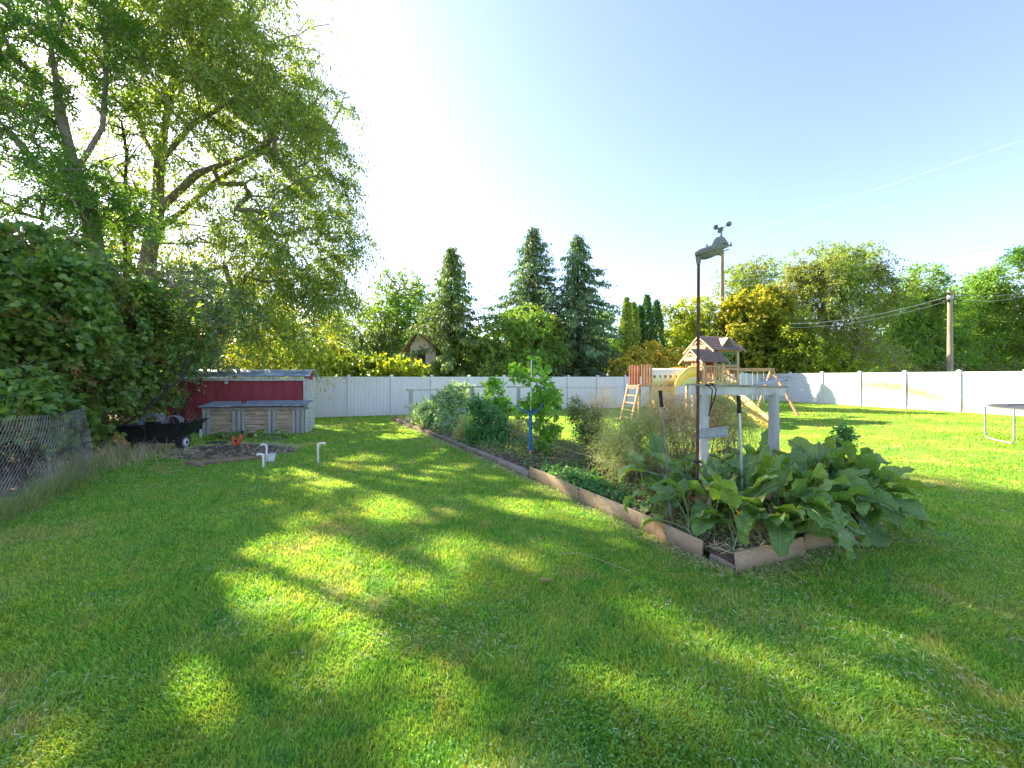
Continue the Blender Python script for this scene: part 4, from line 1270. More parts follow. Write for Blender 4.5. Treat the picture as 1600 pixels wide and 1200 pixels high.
    Y1 = 15.0
    slide([at(1080, 576, 15.4), at(1062, 578, 15.2), at(1050, 586, 14.9), at(1040, 599, 14.6), at(1036, 614, 14.4), at(1038, 628, 14.2), at(1048, 641, 14.0), at(1058, 647, 13.9)], .42, .46, 'slide', yel)
    slide([at(1098, 600, 15.2), at(1118, 603, 14.6), at(1140, 614, 13.9), at(1160, 627, 13.2), at(1178, 644, 12.7), at(1194, 656, 12.3), at(1208, 664, 12.1)], .27, .22, 'slide', yel)
    # tunnel bridge with round port holes
    a0, a1 = L0 - .04, -3.68; bc = -.62; tr_ = .34; zt = 1.68
    V = []; n = 28; Fc = []; ma = 40; hole = set()
    ns_ = 84
    for j in range(ns_ + 1):
        a = a0 + (a1 - a0) * j / ns_
        rr = tr_ * (1.03 if (j % 14) in (0, 1) else 1.0)
        for k in range(n): V.append(P(a, bc + rr * math.cos(2 * math.pi * k / n), zt + rr * math.sin(2 * math.pi * k / n)))
    m = MB(); m.add(V, [(j * n + k, j * n + (k + 1) % n, (j + 1) * n + (k + 1) % n, (j + 1) * n + k) for j in range(ns_) for k in range(n)])
    tn = m.build('tunnel', crm, root, True)
    for k in range(6):
        a = a1 + .14 + k * .235
        f_ = P(a, bc - tr_ * .985, zt + .02)
        MB().lathe(f_, [(.078, -.02), (.078, .014), (.060, .018), (.058, .005)], 18, (u, up, -v)).build('port_ring', crm, tn, True)
        MB().lathe(f_, [(.057, .002), (.057, .009)], 18, (u, up, -v)).build('port_shade_disc', surf('port_shade', [(0, (.03, .05, .02)), (1, (.05, .08, .03))], 5, .3, bump=0) if k == 0 else bpy.data.materials['port_shade'], tn)  # dark disc stands for the shade inside the hole; tunnel wall is uncut
    # end platform of the tunnel and its ladder
    E = a1 - .02
    mb = MB()
    for k in range(4): mb.box(P(E - .04 - k * .12, bc - .42, 1.75), (.10, .025, .80), AX)
    mb.build('slat_wall', redw, root, bevel=.004)
    mb = MB()
    for k in range(4): mb.box(P(E - .04 - k * .12, bc + .42, 1.75), (.10, .025, .80), AX)
    mb.build('slat_wall', redw, root)
    MB().box(P(E - .28, bc, 1.34), (.6, .84, .06), AX).build('platform', wood, root)
    for b in (bc - .38, bc + .38):
        MB().beam(P(E - .02, b, 1.4), P(E - .05, b, 0), .08, .08).build('leg', wood, root)
        MB().beam(P(E - .50, b, 1.4), P(E - .85, b, 0), .08, .08).build('leg', wood, root)
    mb = MB()
    for k in range(5):
        t = (k + .5) / 5; mb.beam(P(E - .50 - .35 * t, bc - .38, 1.4 * (1 - t)), P(E - .50 - .35 * t, bc + .38, 1.4 * (1 - t)), .06, .04)
    mb.build('rungs', wood, root)
    # swing beam with A-frame and three swings
    bz = 2.00
    MB().beam(P(A1 + .05, -.1, bz), P(3.05, -.1, bz), .10, .14).build('swing_beam', wood, root, bevel=.006)
    for b in (-1.15, .95): MB().beam(P(2.95, -.1, bz + .04), P(3.2, b, -.02), .09, .09).build('leg', wood, root, bevel=.005)
    MB().beam(P(3.08, -.62, .98), P(3.08, .40, .98), .04, .09).build('cross_brace', wood, root)
    sw = surf('pale_green_rope', [(.3, (.35, .50, .42)), (.7, (.5, .62, .55))], 9, .6, bump=0)
    for k, a in enumerate((1.15, 1.75, 2.35)):
        r_ = []
        for da in (-.17, .17): r_.append(MB().tube([P(a + da, -.1, bz - .05), P(a + da, -.1, .55)], .009, 6).build('swing_rope', sw, root))
        MB().prism([P(a - .2, -.2, .52), P(a + .2, -.2, .52), P(a + .2, 0, .52), P(a - .2, 0, .52)], up * .03).build('swing_seat', grn if k else yel, root, bevel=.008)
    rebase(root, C0)
playset()

# ------------------------------------------------------------------ trampoline
def trampoline():
    root = thing('trampoline', 'round trampoline with bent steel legs before the sunny white fence', 'trampoline')
    c = np.array([13.75, 8.57, 0.]); r = 1.95; h = .83
    ring = [c + [r * math.cos(a), r * math.sin(a), h] for a in np.linspace(0, 2 * math.pi, 65)]
    MB().tube(ring, .022, 10, cap=False).build('frame_ring', M['grey_metal'], root, True)
    MB().lathe(c + [0, 0, h - .012], [(0.01, -.004), (r - .32, -.004), (r - .32, .004), (0.01, .004)], 48).build('mat', M['black_rubber'], root)
    MB().lathe(c + [0, 0, h + .02], [(r - .30, -.012), (r - .02, -.02), (r + .03, -.012), (r + .03, .004), (r - .02, .012), (r - .30, .006), (r - .30, -.010)], 64).build('pad', surf('faded_dark_pad', [(.3, (.03, .035, .045)), (.7, (.07, .075, .085))], 5, .7), root, True)
    for k in range(4):
        a = R(152 + 90 * k); tn = np.array([-math.sin(a), math.cos(a), 0]); q = c + [r * math.cos(a), r * math.sin(a), 0]
        pts = [q + tn * -.55 + [0, 0, h]]
        pts += [q + tn * -.55 + [0, 0, .15], q + tn * -.53 + [0, 0, .06], q + tn * -.45 + [0, 0, .02], q + tn * -.2 + [0, 0, .015], q + tn * .2 + [0, 0, .015], q + tn * .45 + [0, 0, .02], q + tn * .53 + [0, 0, .06], q + tn * .55 + [0, 0, .15], q + tn * .55 + [0, 0, h]]
        MB().tube(pts, .02, 8).build('leg', M['grey_metal'], root, True)
    rebase(root, c)
trampoline()

# ------------------------------------------------------------------ utility poles and wires
def upole(px, Y, ztop, lb, r0, arm):
    root = thing('utility_pole', lb, 'utility pole')
    b = base(px, Y)
    MB().tube([b - [0, 0, .2], b + [0, 0, ztop * .5], b + [0, 0, ztop]], [r0 * 1.15, r0, r0 * .8], 14).build('post', M['pole_wood'], root, True)
    MB().lathe(b + [0, 0, ztop - .35], [(r0 * 1.0, -.10), (r0 * 1.05, -.08), (r0 * 1.05, .08), (r0 * 1.0, .10)], 14).build('band', M['grey_metal'], root, True)
    if arm:
        for dz in (-.05, -.45):
            MB().lathe(b + [-r0 * 1.2, -.05, ztop + dz - .1], [(.04, -.06), (.07, -.03), (.04, 0), (.07, .03), (.04, .06)], 10).build('insulator', M['blackp'], root, True)
    rebase(root, b)
    return b + [0, 0, ztop]
M['pole_wood'] = surf('grey_utility_pole_wood', [(.3, (.20, .15, .11)), (.7, (.36, .30, .24))], 10, .9, bump=.6, stretch=(1, 1, .1))
p1 = upole(1484.5, 21.5, HC + (589 - 455) / F * 21.5, 'utility pole behind the sunny fence at right', .125, True)
p2 = upole(1128, 31, HC + (589 - 388) / F * 31, 'tall utility pole rising behind the play tower', .17, True)
wires = [(p1 + [0, 0, -.15], at(1620, 452, 22), .25, 'lower service cable running right from the right-hand pole'),
         (p1 + [0, 0, -.35], at(1620, 456, 22), .35, 'second cable running right from the right-hand pole'),
         (p1 + [0, 0, -.25], at(1235, 506, 23.5), .35, 'thick cable sagging left from the right-hand pole into the trees'),
         (p1 + [0, 0, -.5], at(1235, 512, 23.5), .35, 'thin cable sagging left just under the thick one'),
         (at(1130, 440, 31), at(1640, 357, 20), .35, 'upper power line crossing from the tall pole to the right edge'),
         (at(1130, 450, 31), at(1640, 369, 20), .35, 'lower power line crossing from the tall pole to the right edge'),
         (at(1128, 437, 31), at(1000, 505, 36), .2, 'short line dropping left from the tall pole'),
         (at(960, 556, 30), at(1090, 538, 26), .1, 'pale wire passing left of the play tower roof')]
wmat = surf('weathered_cable', [(.3, (.30, .30, .30)), (.7, (.42, .42, .42))], 3, .6, bump=0)
for k, (a, b, s, lb) in enumerate(wires):
    tag(MB().tube(sag(a, b, s, 20), .020 if k == 2 else .012, 6).build('power_line', wmat, None, True), lb, 'cable', 'overhead lines')
# far mountain slope at the right
V = []; Fc = []
n = 40
for j in range(7):
    for i in range(n + 1):
        x = 1500 + 3600 * i / n; y = 2600 + j * 220
        hgt = (j / 6) ** .8 * (760 * S((x - 2900) / 2200.) + 150) * (.9 + .2 * float(vnoise(x, y, .004, 8)))
        V.append((x, y, hgt - 5))
for j in range(6):
    for i in range(n):
        k = j * (n + 1) + i; Fc.append((k, k + 1, k + n + 2, k + n + 1))
o = MB().add(V, Fc).build('mountain', surf('dry_hillside', [(.3, (.18, .17, .15)), (.7, (.30, .28, .24))], .01, 1, bump=0), None, True)
tag(o, 'pale distant mountain slope beyond the trees at right', kind='structure')

# ------------------------------------------------------------------ foliage colours
LM = {
 'willow': leafmat('willow_leaves', [(.060, .095, .030), (.085, .135, .040), (.115, .165, .050), (.15, .20, .065)], .50, (1.7, 1.6, .45), .45, 0.45, (.17, .22, .02), pamt=.6),
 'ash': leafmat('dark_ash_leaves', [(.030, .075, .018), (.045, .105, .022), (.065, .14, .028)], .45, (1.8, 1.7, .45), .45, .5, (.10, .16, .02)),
 'bush': leafmat('berry_shrub_leaves', [(.035, .075, .022), (.06, .115, .03), (.09, .155, .036), (.13, .185, .04)], .38, (1.6, 1.6, .5), .38, 1.1, (.11, .13, .03), spec=.35, pamt=.6),
 'red': leafmat('red_brown_seed_clusters', [(.10, .025, .015), (.17, .05, .025), (.13, .07, .03)], .2, (1.3, 1, .8), .7),
 'silver': leafmat('silvery_leaves', [(.06, .10, .04), (.10, .155, .065), (.16, .21, .105)], .3, (1.2, 1.3, .8), .6),
 'yg': leafmat('yellow_green_leaves', [(.11, .17, .020), (.17, .225, .022), (.23, .25, .03)], .5, (1.5, 1.35, .4), .5, .4, (.07, .13, .02), pamt=.7),
 'gold': leafmat('golden_leaves', [(.25, .25, .02), (.30, .28, .025), (.20, .24, .03), (.28, .21, .025)], .45, (1.3, 1.2, .4), .5, .6, (.12, .17, .02)),
 'orange': leafmat('orange_yellow_leaves', [(.33, .22, .04), (.31, .28, .04), (.22, .26, .04)], .4, (1.3, 1.1, .5), .5, .7, (.16, .19, .03)),
 'green': leafmat('mid_green_leaves', [(.06, .12, .03), (.09, .17, .038), (.13, .21, .045)], .45, (1.7, 1.55, .45), .5, .35, (.13, .18, .025), pamt=.8),
 'olive': leafmat('olive_leaves', [(.09, .135, .035), (.13, .185, .05), (.18, .235, .065)], .42, (1.5, 1.4, .5), .55, .35, (.19, .20, .04), pamt=.8),
 'maple': leafmat('turning_maple_leaves', [(.08, .12, .018), (.13, .17, .022), (.19, .21, .028), (.23, .20, .03)], .45, (1.6, 1.3, .4), .5, .5, (.05, .10, .02)),
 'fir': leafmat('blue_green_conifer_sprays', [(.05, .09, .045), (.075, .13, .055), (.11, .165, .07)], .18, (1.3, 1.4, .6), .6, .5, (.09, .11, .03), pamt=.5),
 'fir_sunlit': leafmat('sunlit_conifer_sprays', [(.05, .09, .03), (.08, .13, .035), (.13, .17, .045)], .25, (1.3, 1.4, .6), .6, .5, (.16, .17, .045), pamt=.7),  # sunlight on the left spruce put into the colour as golden patches
 'cedar': leafmat('cedar_sprays', [(.022, .055, .018), (.04, .09, .025), (.07, .125, .03)], .2, (1.3, 1.4, .6), .6),
 'cedar_sunlit': leafmat('sunny_cedar_sprays', [(.07, .11, .02), (.11, .16, .03), (.16, .20, .035)], .25, (1.3, 1.3, .5), .6),  # yellower, lighter copy of the cedar sprays: sunshine put into the colour
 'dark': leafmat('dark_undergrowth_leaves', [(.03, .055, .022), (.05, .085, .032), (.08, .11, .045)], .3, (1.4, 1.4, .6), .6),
 'rasp': leafmat('raspberry_leaves', [(.06, .13, .04), (.11, .19, .07), (.22, .28, .17), (.30, .34, .25)], .35, (1.3, 1.4, .6), .55),
 'tom': leafmat('dark_crinkled_leaves', [(.03, .09, .035), (.05, .13, .045), (.08, .17, .05)], .35, (1.6, 1.6, .5), .5),
 'vine': leafmat('fresh_vine_leaves', [(.06, .14, .03), (.10, .20, .035), (.17, .28, .04)], .5, (1.5, 1.5, .4), .45),
 'feather': leafmat('feathery_green_tan_fronds', [(.17, .24, .06), (.24, .29, .09), (.30, .31, .13), (.36, .30, .17)], .4, (1.2, 1.1, .8), .8, 1.2, (.13, .20, .05), pamt=.5),
 'tan': leafmat('tan_dead_fronds', [(.34, .23, .12), (.44, .29, .17), (.50, .35, .22)], .35, (1.2, 1.0, .8), .8),
 'weed': leafmat('weed_leaves', [(.05, .10, .03), (.09, .14, .04), (.15, .16, .06), (.20, .18, .08)], .35, (1.3, 1.3, .6), .7),
}
def B(px, py, rx, ry, Y, rd=None, w=None):
    """crown lobe: photo position and half sizes turned into metres at depth Y"""
    k = Y / F
    rd = (rx * k) if rd is None else rd
    return (at(px, py, Y), (rx * k, rd, ry * k), w if w is not None else rx * ry)
def PL(pts): return [at(px, py, Y) for px, py, Y in pts]

# ------------------------------------------------------------------ big willow-like tree on the left
Yw = 14.0
root_w = base(226, Yw)
trW = [[root_w] + PL([(232, 400, Yw), (246, 330, Yw), (249, 255, Yw), (262, 170, Yw), (272, 118, Yw)]),
       PL([(249, 255, Yw), (225, 215, Yw + .5), (210, 150, Yw + .8), (188, 80, Yw + 1), (175, 20, Yw + 1)]),
       PL([(272, 118, Yw), (258, 60, Yw), (262, 0, Yw)]), PL([(272, 118, Yw), (312, 70, Yw - .5), (345, 10, Yw - .8)]),
       PL([(250, 250, Yw), (300, 195, Yw - .8), (350, 165, Yw - 1.2), (400, 130, Yw - 1.4)]),
       PL([(246, 330, Yw), (310, 270, Yw - .5), (380, 245, Yw - 1), (430, 215, Yw - 1.5)]),
       PL([(240, 360, Yw), (285, 330, Yw + .5), (335, 285, Yw + .8), (405, 240, Yw + 1), (450, 160, Yw + 1)]),
       PL([(270, 395, Yw + 1), (290, 350, Yw + 1), (305, 310, Yw + 1), (330, 290, Yw + .8)])]
blW = [B(300, 60, 190, 100, Yw, 4.2), B(430, 150, 110, 90, Yw, 3.6), B(480, 250, 78, 90, Yw, 2.8), B(490, 370, 65, 90, Yw, 2.4, 6500), B(370, 200, 120, 110, Yw, 4, 9000),
       B(240, 150, 110, 120, Yw, 4.0), B(440, 440, 90, 60, Yw + .5, 2.2), B(380, 90, 100, 70, Yw, 3.6), B(330, -40, 190, 90, Yw, 4.2, 6000), B(520, 420, 38, 60, Yw, 1.6), B(505, 270, 58, 60, Yw, 2), B(350, 380, 90, 70, Yw + 1, 2, 6000), B(410, 330, 90, 60, Yw + .5, 2, 5000), B(500, 480, 60, 50, Yw + .5, 1.8, 5000), B(440, 510, 70, 40, Yw + 1, 1.6, 4000), B(553, 395, 24, 26, Yw, 1, 1200)]
tree('willow_tree', 'huge drooping willow-like tree leaning over the shed, crown past the top of the photo', 'tree', trW, blW, 1150, 9, 22, .95, 1.25, .135, .046, LM['willow'], M['bark'],
     r0=.25, shape='flat', bias=.5, step=.6, lift=.12, carve=True, power=.56, rt=.010, jit=.05)
# second dark tree at the far left
Y2 = 10.5
tr2 = [[base(150, Y2)] + PL([(150, 400, Y2), (140, 330, Y2), (118, 270, Y2), (95, 180, Y2), (80, 70, Y2), (70, -20, Y2)]), PL([(118, 270, Y2), (160, 200, Y2), (166, 110, Y2 + .5), (160, 0, Y2 + .5)]), PL([(140, 330, Y2), (60, 260, Y2 - .5), (10, 200, Y2 - .8)])]
bl2 = [B(60, 80, 120, 110, Y2, 2.4), B(90, 220, 110, 90, Y2, 2.2), B(60, 330, 140, 60, Y2, 1.8), B(150, 30, 70, 100, Y2, 1.8), B(0, 160, 80, 120, Y2, 2.0), B(40, -60, 130, 90, Y2, 2.4, 3500), B(170, 320, 60, 80, Y2 - .4, 1.4, 8000), B(110, 300, 70, 60, Y2 - .8, 1.2, 6000), B(-130, 120, 150, 190, Y2, 2.6, 9000), B(-330, 180, 150, 170, Y2, 2.6, 7000)]
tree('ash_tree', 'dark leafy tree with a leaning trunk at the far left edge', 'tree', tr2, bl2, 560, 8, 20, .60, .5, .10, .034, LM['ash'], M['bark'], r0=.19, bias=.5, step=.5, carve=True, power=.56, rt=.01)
# bare dead sapling between both
r = thing('dead_sapling', 'thin leafless sapling between the two big left-hand trees', 'tree')
b = base(195, 12.2)
T_ = np.array([at(195 + random.uniform(-22, 28), random.uniform(150, 300), 12.2 + random.uniform(-.5, .5)) for _ in range(34)])
P_, pr, tp = grow([[b] + PL([(195, 400, 12.2), (194, 320, 12.2), (198, 240, 12.2), (190, 190, 12.2)])], T_, .4, .1, .2)
limbs('trunk', P_, pr, M['bark_dark'], r, .06, .006); rebase(r, b)
# yellow-green trees glowing behind the left trunks
tree('yellow_tree', 'sunlit yellow-green tree showing between the big left-hand trunks', 'tree', [[base(200, 19)] + PL([(200, 450, 19), (205, 350, 19)])], [B(200, 340, 75, 90, 19, 2.2), B(230, 440, 90, 70, 19, 2.2)], 140, 7, 12, .7, .3, .17, .075, LM['yg'], M['bark'], r0=.15)
tree('yellow_tree', 'sunlit yellow tree above the right end of the shed roof', 'tree', [[base(430, 21)] + PL([(430, 520, 21), (425, 470, 21)])], [B(410, 480, 70, 70, 21, 2.2), B(460, 520, 60, 50, 21, 2), B(370, 545, 60, 38, 21, 1.8), B(330, 480, 70, 90, 21, 2)], 200, 7, 12, .7, .3, .17, .08, LM['gold'], M['bark'], r0=.14)
tree('shade_tree', 'dense green tree hidden low behind the red shed', 'tree', [[base(330, 17)] + PL([(330, 520, 17), (320, 450, 17)])], [B(300, 500, 110, 70, 17, 2), B(200, 520, 110, 80, 17, 2), B(120, 480, 110, 110, 17, 2)], 200, 7, 12, .6, .3, .15, .07, LM['ash'], M['bark_dark'], r0=.14)

# ------------------------------------------------------------------ shrubs over the chain-link fence
def shrub(name, label, base_p, blobs, n, per, q, tl, ll, lw, mat, shape, red=0, bias=.35, grav=.3, cat='shrub', stems=3, bark='bark_dark', r0=.05, carve=False, group=None, step=.35, dead=0):
    root = thing(name, label, cat, group)
    T, od = blobpts(blobs, n, bias)
    T[:, 2] = np.maximum(T[:, 2], gz(T[:, 0], T[:, 1]) + .12)
    if carve:
        ok = sun_keep(T, .3); T = T[ok]; od = od[ok]
    bp = np.asarray(base_p, float)
    c = np.mean([b[0] for b in blobs], axis=0)
    trs = []
    for k in range(stems):
        o = np.array([rng.normal(), rng.normal(), 0]) * min(.12, r0 * 2)
        trs.append([bp + o * 1.5, bp + o * 3 + (c - bp) * .3 + [0, 0, .1], bp + o * 6 + (c - bp) * .7])
    P, par, tips = grow(trs, T, step, .15)
    limbs('stem', P, par, M[bark], root, r0, .004, rmin=0.0)
    pos, ax = sprays(T, od, per, q, tl, grav, ll, 1.0, .03)
    ok = pos[:, 2] > gz(pos[:, 0], pos[:, 1]) + .01
    ok &= clear_fence(pos, bp)
    if carve: ok &= sun_keep(pos)
    pos, ax = pos[ok], ax[ok]
    L = ll * (.6 + .7 * rng.random(len(pos)))
    leaves('foliage', pos, ax, L, L * lw / ll, mat, root, shape)
    if red:
        T2_, _ = blobpts([(b[0], tuple(x * 1.0 + .22 for x in b[1]), b[2]) for b in blobs], red, .08)
        T2_ = T2_[T2_[:, 2] > c[2] - 1.6]
        pp = (T2_[:, None, :] + rng.normal(size=(len(T2_), 40, 3)) * [.06, .06, .08]).reshape(-1, 3)
        leaves('seed_cluster', pp, rng.normal(size=pp.shape) - [0, 0, .6], .04, .018, LM['red'], root, 'flat')
    rebase(root, bp)
    return root
shrub('berry_shrub', 'big-leaved shrub with red-brown seed clusters, nearest over the chain link fence', base(-20, 6.4), [B(0, 480, 150, 115, 6.2, 1.0), B(60, 420, 90, 60, 6.6, .9), B(-30, 570, 130, 80, 5.9, .8), B(110, 560, 80, 75, 6.9, .8), B(-150, 480, 130, 150, 5.6, 1.2), B(75, 640, 45, 22, 6.1, .22, 1500), B(10, 625, 50, 16, 5.2, .2, 1000), B(115, 690, 22, 44, 7.1, .25, 1600), B(125, 650, 30, 30, 7.0, .3, 1600), B(50, 600, 60, 25, 5.6, .25, 1500)], 540, 6, 9, .32, .105, .085, LM['bush'], 'maple', red=150)
shrub('berry_shrub', 'middle shrub with russet seed clusters between the chain link fence and cart', base(150, 8.3), [B(170, 480, 90, 70, 8.6, 1.0), B(140, 580, 80, 80, 8.2, .9), B(210, 590, 60, 55, 9.2, .8), B(240, 520, 70, 70, 9.2, 1.0)], 380, 6, 9, .30, .10, .075, LM['bush'], 'maple', red=130)
shrub('overhanging_shrub', 'dull silvery-green shrub hanging over the left end of the red shed', base(262, 11.6), [B(280, 520, 60, 60, 11.4, 1.0), B(330, 565, 42, 30, 11.6, .8), B(250, 590, 40, 65, 11.4, .8), B(350, 490, 60, 50, 12.4, 1.0), B(290, 460, 70, 50, 12.0, 1.0)], 420, 6, 10, .30, .085, .042, LM['silver'], 'leaf')
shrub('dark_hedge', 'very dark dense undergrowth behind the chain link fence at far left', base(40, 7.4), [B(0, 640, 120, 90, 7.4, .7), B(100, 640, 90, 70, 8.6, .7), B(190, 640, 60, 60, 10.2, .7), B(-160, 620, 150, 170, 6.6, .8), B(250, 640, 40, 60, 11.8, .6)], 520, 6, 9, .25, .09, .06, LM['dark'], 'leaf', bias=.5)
r = thing('brush_pile', 'tangle of pale bare branches caught on top of the shrubs', 'branches'); mb = MB()
for i in range(60):
    p = at(random.uniform(205, 285), random.uniform(440, 490), 9.6 + random.uniform(-.3, .3)); d = nrm(np.array([random.uniform(-1, 1), random.uniform(-.4, .4), random.uniform(-.25, .6)])); l = random.uniform(.4, 1.1)
    mb.tube([p, p + d * l * .5 + [0, 0, .08], p + d * l], [.011, .008, .003], 5)
mb.build('branches', M['old_wood'], r); rebase(r, at(245, 475, 9.6))
# tall dry grass at the foot of the chain-link fence
n = 3800; s = rng.random(n) * 5.8; off = rng.normal(size=n) * .13
x = CL[0][0] + cl_d[0] * s - cl_d[1] * off; y = CL[0][1] + cl_d[1] * s + cl_d[0] * off
o = blades('dry_grass', x, y, .07 + .32 * rng.random(n) ** 1.5 * (.5 + vnoise(x, y, 2.2)), np.full(n, .0055), LM['weed'], .6); tag(o, 'tall half-dry grass along the chain link fence foot', kind='stuff')
n = 2600; q = rng.random(n); x = -7.2 - 1.6 * q + rng.normal(size=n) * .35; y = 6.4 + 3.2 * q + rng.normal(size=n) * .25
o = blades('dry_grass', x, y, .08 + .35 * rng.random(n) ** 1.5, np.full(n, .006), LM['tan'], .7); tag(o, 'straw-coloured dead grass between the chain link fence and the cart', kind='stuff')

# ------------------------------------------------------------------ trees beyond the back fence
GB = 'trees beyond the back fence'
tree('leafy_tree', 'rounded yellow-green broadleaf tree beyond the back fence, left of the spruces', 'tree', [[base(622, 31)] + PL([(622, 540, 31), (618, 480, 31), (625, 445, 31)])],
     [B(625, 460, 45, 42, 31), B(595, 500, 42, 50, 30), B(655, 490, 40, 50, 31), B(620, 530, 60, 40, 30)], 300, 6, 10, .8, .35, .22, .11, LM['green'], M['bark'], GB, r0=.25)
tree('leafy_tree', 'grey-green low tree beyond the fence just right of the willow', 'tree', [[base(560, 27)] + PL([(560, 560, 27), (565, 530, 27)])],
     [B(560, 535, 60, 35, 27), B(610, 545, 40, 28, 27), B(520, 520, 40, 55, 27)], 200, 6, 10, .6, .3, .17, .08, LM['dark'], M['bark'], GB, r0=.15)
def conifer(name, label, px, Y, ytop, halfw, mat, n=46, ragged=.25, skew=0.0):
    root = thing(name, label, 'tree', GB); k = Y / F
    b = base(px, Y); top = at(px, ytop, Y); H = top[2] - b[2]; Rr = halfw * k
    MB().tube([b, b + [0, 0, H * .5], top + [0, 0, -.1]], [H * .018, H * .011, .02], 9).build('trunk', M['bark_dark'], root, True)
    P = []; A = []; mb = MB()
    nb_ = int(n * 3.6)
    for i in range(nb_):
        t = (i + random.random()) / nb_
        z = H * (.04 + .955 * t)
        prof = (1 - t) ** .90 * 1.12 + .03
        r = Rr * prof * random.uniform(1 - ragged * 1.9, 1 + ragged * .9) * (1 + .18 * math.sin(t * 43 + i % 3))
        an = i * 2.399 + random.uniform(-.3, .3); dv = np.array([math.cos(an), math.sin(an), 0])
        fd = float(beyond(b)); cs = dv[0] * .337 - dv[1] * .9415
        if z + b[2] < 2.3 and cs > .05: r = min(r, max(.3, (fd - .35) / cs))
        m = max(4, int(r / .16)); st = np.array([b[0], b[1], b[2] + z])
        pts = [st + dv * r * (s / m) + np.array([0, 0, r * (.10 * (s / m) - .50 * (s / m) ** 2 + .22 * (s / m) ** 4)]) for s in range(m + 1)]
        mb.tube([pts[0], pts[m // 2], pts[m]], [.03 * (1 - t) + .008, .018, .005], 4, cap=False)
        for s in range(1, m + 1):
            f = s / m
            c = 8 + int(9 * f)
            for _ in range(c):
                P.append(pts[s] + rng.normal(size=3) * [.12, .12, .07] * (1 + f * .3)); A.append(dv * .55 + rng.normal(size=3) * .45 + [0, 0, -.75 - .35 * random.random()])
    for _ in range(60):
        P.append(top + np.array([random.gauss(0, .07), random.gauss(0, .07), -random.random() * .9])); A.append(np.array([random.gauss(0, .6), random.gauss(0, .6), .7]))
    mb.build('branches', M['bark_dark'], root)
    P = np.array(P); A = np.array(A); ok = clear_fence(P, b); P = P[ok]; A = A[ok]; L = .26 * (.6 + .8 * rng.random(len(P)))
    leaves('crown', P, A, L, L * .36, mat, root, 'flat')
    rebase(root, b)
conifer('spruce_tree', 'leftmost of the three tall spruces, sunlit gold on its left side', 705, 25, 388, 84, LM['fir_sunlit'], 44, .28)
conifer('spruce_tree', 'middle and tallest of the three spruces beyond the back fence', 833, 28, 356, 98, LM['fir'], 50, .22)
conifer('spruce_tree', 'right-hand spruce of the three, with a ragged bushy top', 903, 27, 369, 100, LM['fir'], 50, .30)
tree('leafy_tree', 'broad yellow-topped tree standing in front of the middle spruce', 'tree', [[base(808, 24.5)] + PL([(808, 560, 24.5), (812, 520, 24.5)])],
     [B(820, 505, 42, 34, 24.5), B(780, 530, 46, 40, 24.5), B(850, 540, 42, 42, 24.5), B(800, 565, 75, 28, 24.5), B(745, 560, 32, 30, 24.3)], 420, 6, 11, .55, .35, .17, .09, LM['green'], M['bark'], GB, r0=.18, bias=.35)
tree('leafy_tree', 'hazy tree behind the right-hand spruce', 'tree', [[base(945, 33)] + PL([(945, 540, 33)])], [B(940, 510, 28, 36, 33), B(955, 550, 35, 35, 33)], 110, 6, 10, .7, .3, .2, .1, LM['green'], M['bark'], GB, r0=.15)
# vine-covered hedge on the back fence line
shrub('vine_hedge', 'vine hedge with yellowing leaves spilling above the back fence', base(570, 18.6), [B(500, 568, 30, 18, 17.9, .6), B(545, 570, 32, 17, 18.4, .6), B(590, 572, 32, 18, 18.9, .6), B(635, 572, 32, 17, 19.6, .6)] + [B(x_, 605, 34, 34, 18.2 + (x_ - 500) * .013, .4) for x_ in (500, 550, 600, 640)], 260, 6, 9, .30, .14, .12, LM['yg'], 'maple', cat='hedge')
shrub('golden_shrub', 'bright yellow shrub glowing above the fence beside the shed', base(500, 19.5), [B(508, 560, 30, 26, 19.5, .7), B(470, 565, 32, 28, 19.0, .7), B(425, 560, 40, 28, 18.8, .7)], 130, 6, 9, .3, .14, .11, LM['gold'], 'maple')
# small house gable
def house():
    root = thing('house', 'small pinkish house gable half hidden behind the left spruce', 'house')
    Y = 24.3; a = at(636, 600, Y); b = at(668, 600, Y); c = at(640, 519, Y)
    st = surf('pale_stucco', [(.3, (.50, .42, .36)), (.7, (.60, .52, .46))], 4, .9)
    x0 = a[0]; x1 = b[0] + .5; zr = c[2]; ze = zr - 1.0
    MB().prism([(x0 + .2, Y, -.3), (x1, Y, -.3), (x1, Y, ze), ((x0 + x1) / 2 - .2, Y, zr - .1), (x0 + .2, Y, ze + .1)], (0, 6, 0)).build('wall', st, root)
    rf = surf('orange_brown_shingles', [(.3, (.22, .12, .06)), (.7, (.36, .22, .12))], 9, .9)
    mx = (x0 + x1) / 2 - .2
    MB().prism([(mx, Y - .4, zr), (x0 - .3, Y - .4, ze - .4), (x0 - .3, Y + 6.3, ze - .4), (mx, Y + 6.3, zr)], (0, 0, .12)).prism([(mx + .002, Y - .4, zr), (x1 + .4, Y - .4, ze - .2), (x1 + .4, Y + 6.3, ze - .2), (mx + .002, Y + 6.3, zr)], (0, 0, .12)).build('roof', rf, root)
    MB().box((mx + .2, Y - .02, ze - .7), (.5, .06, .7)).build('window', M['blackp'], root)
    rebase(root, (x0, Y, -.2))
house()
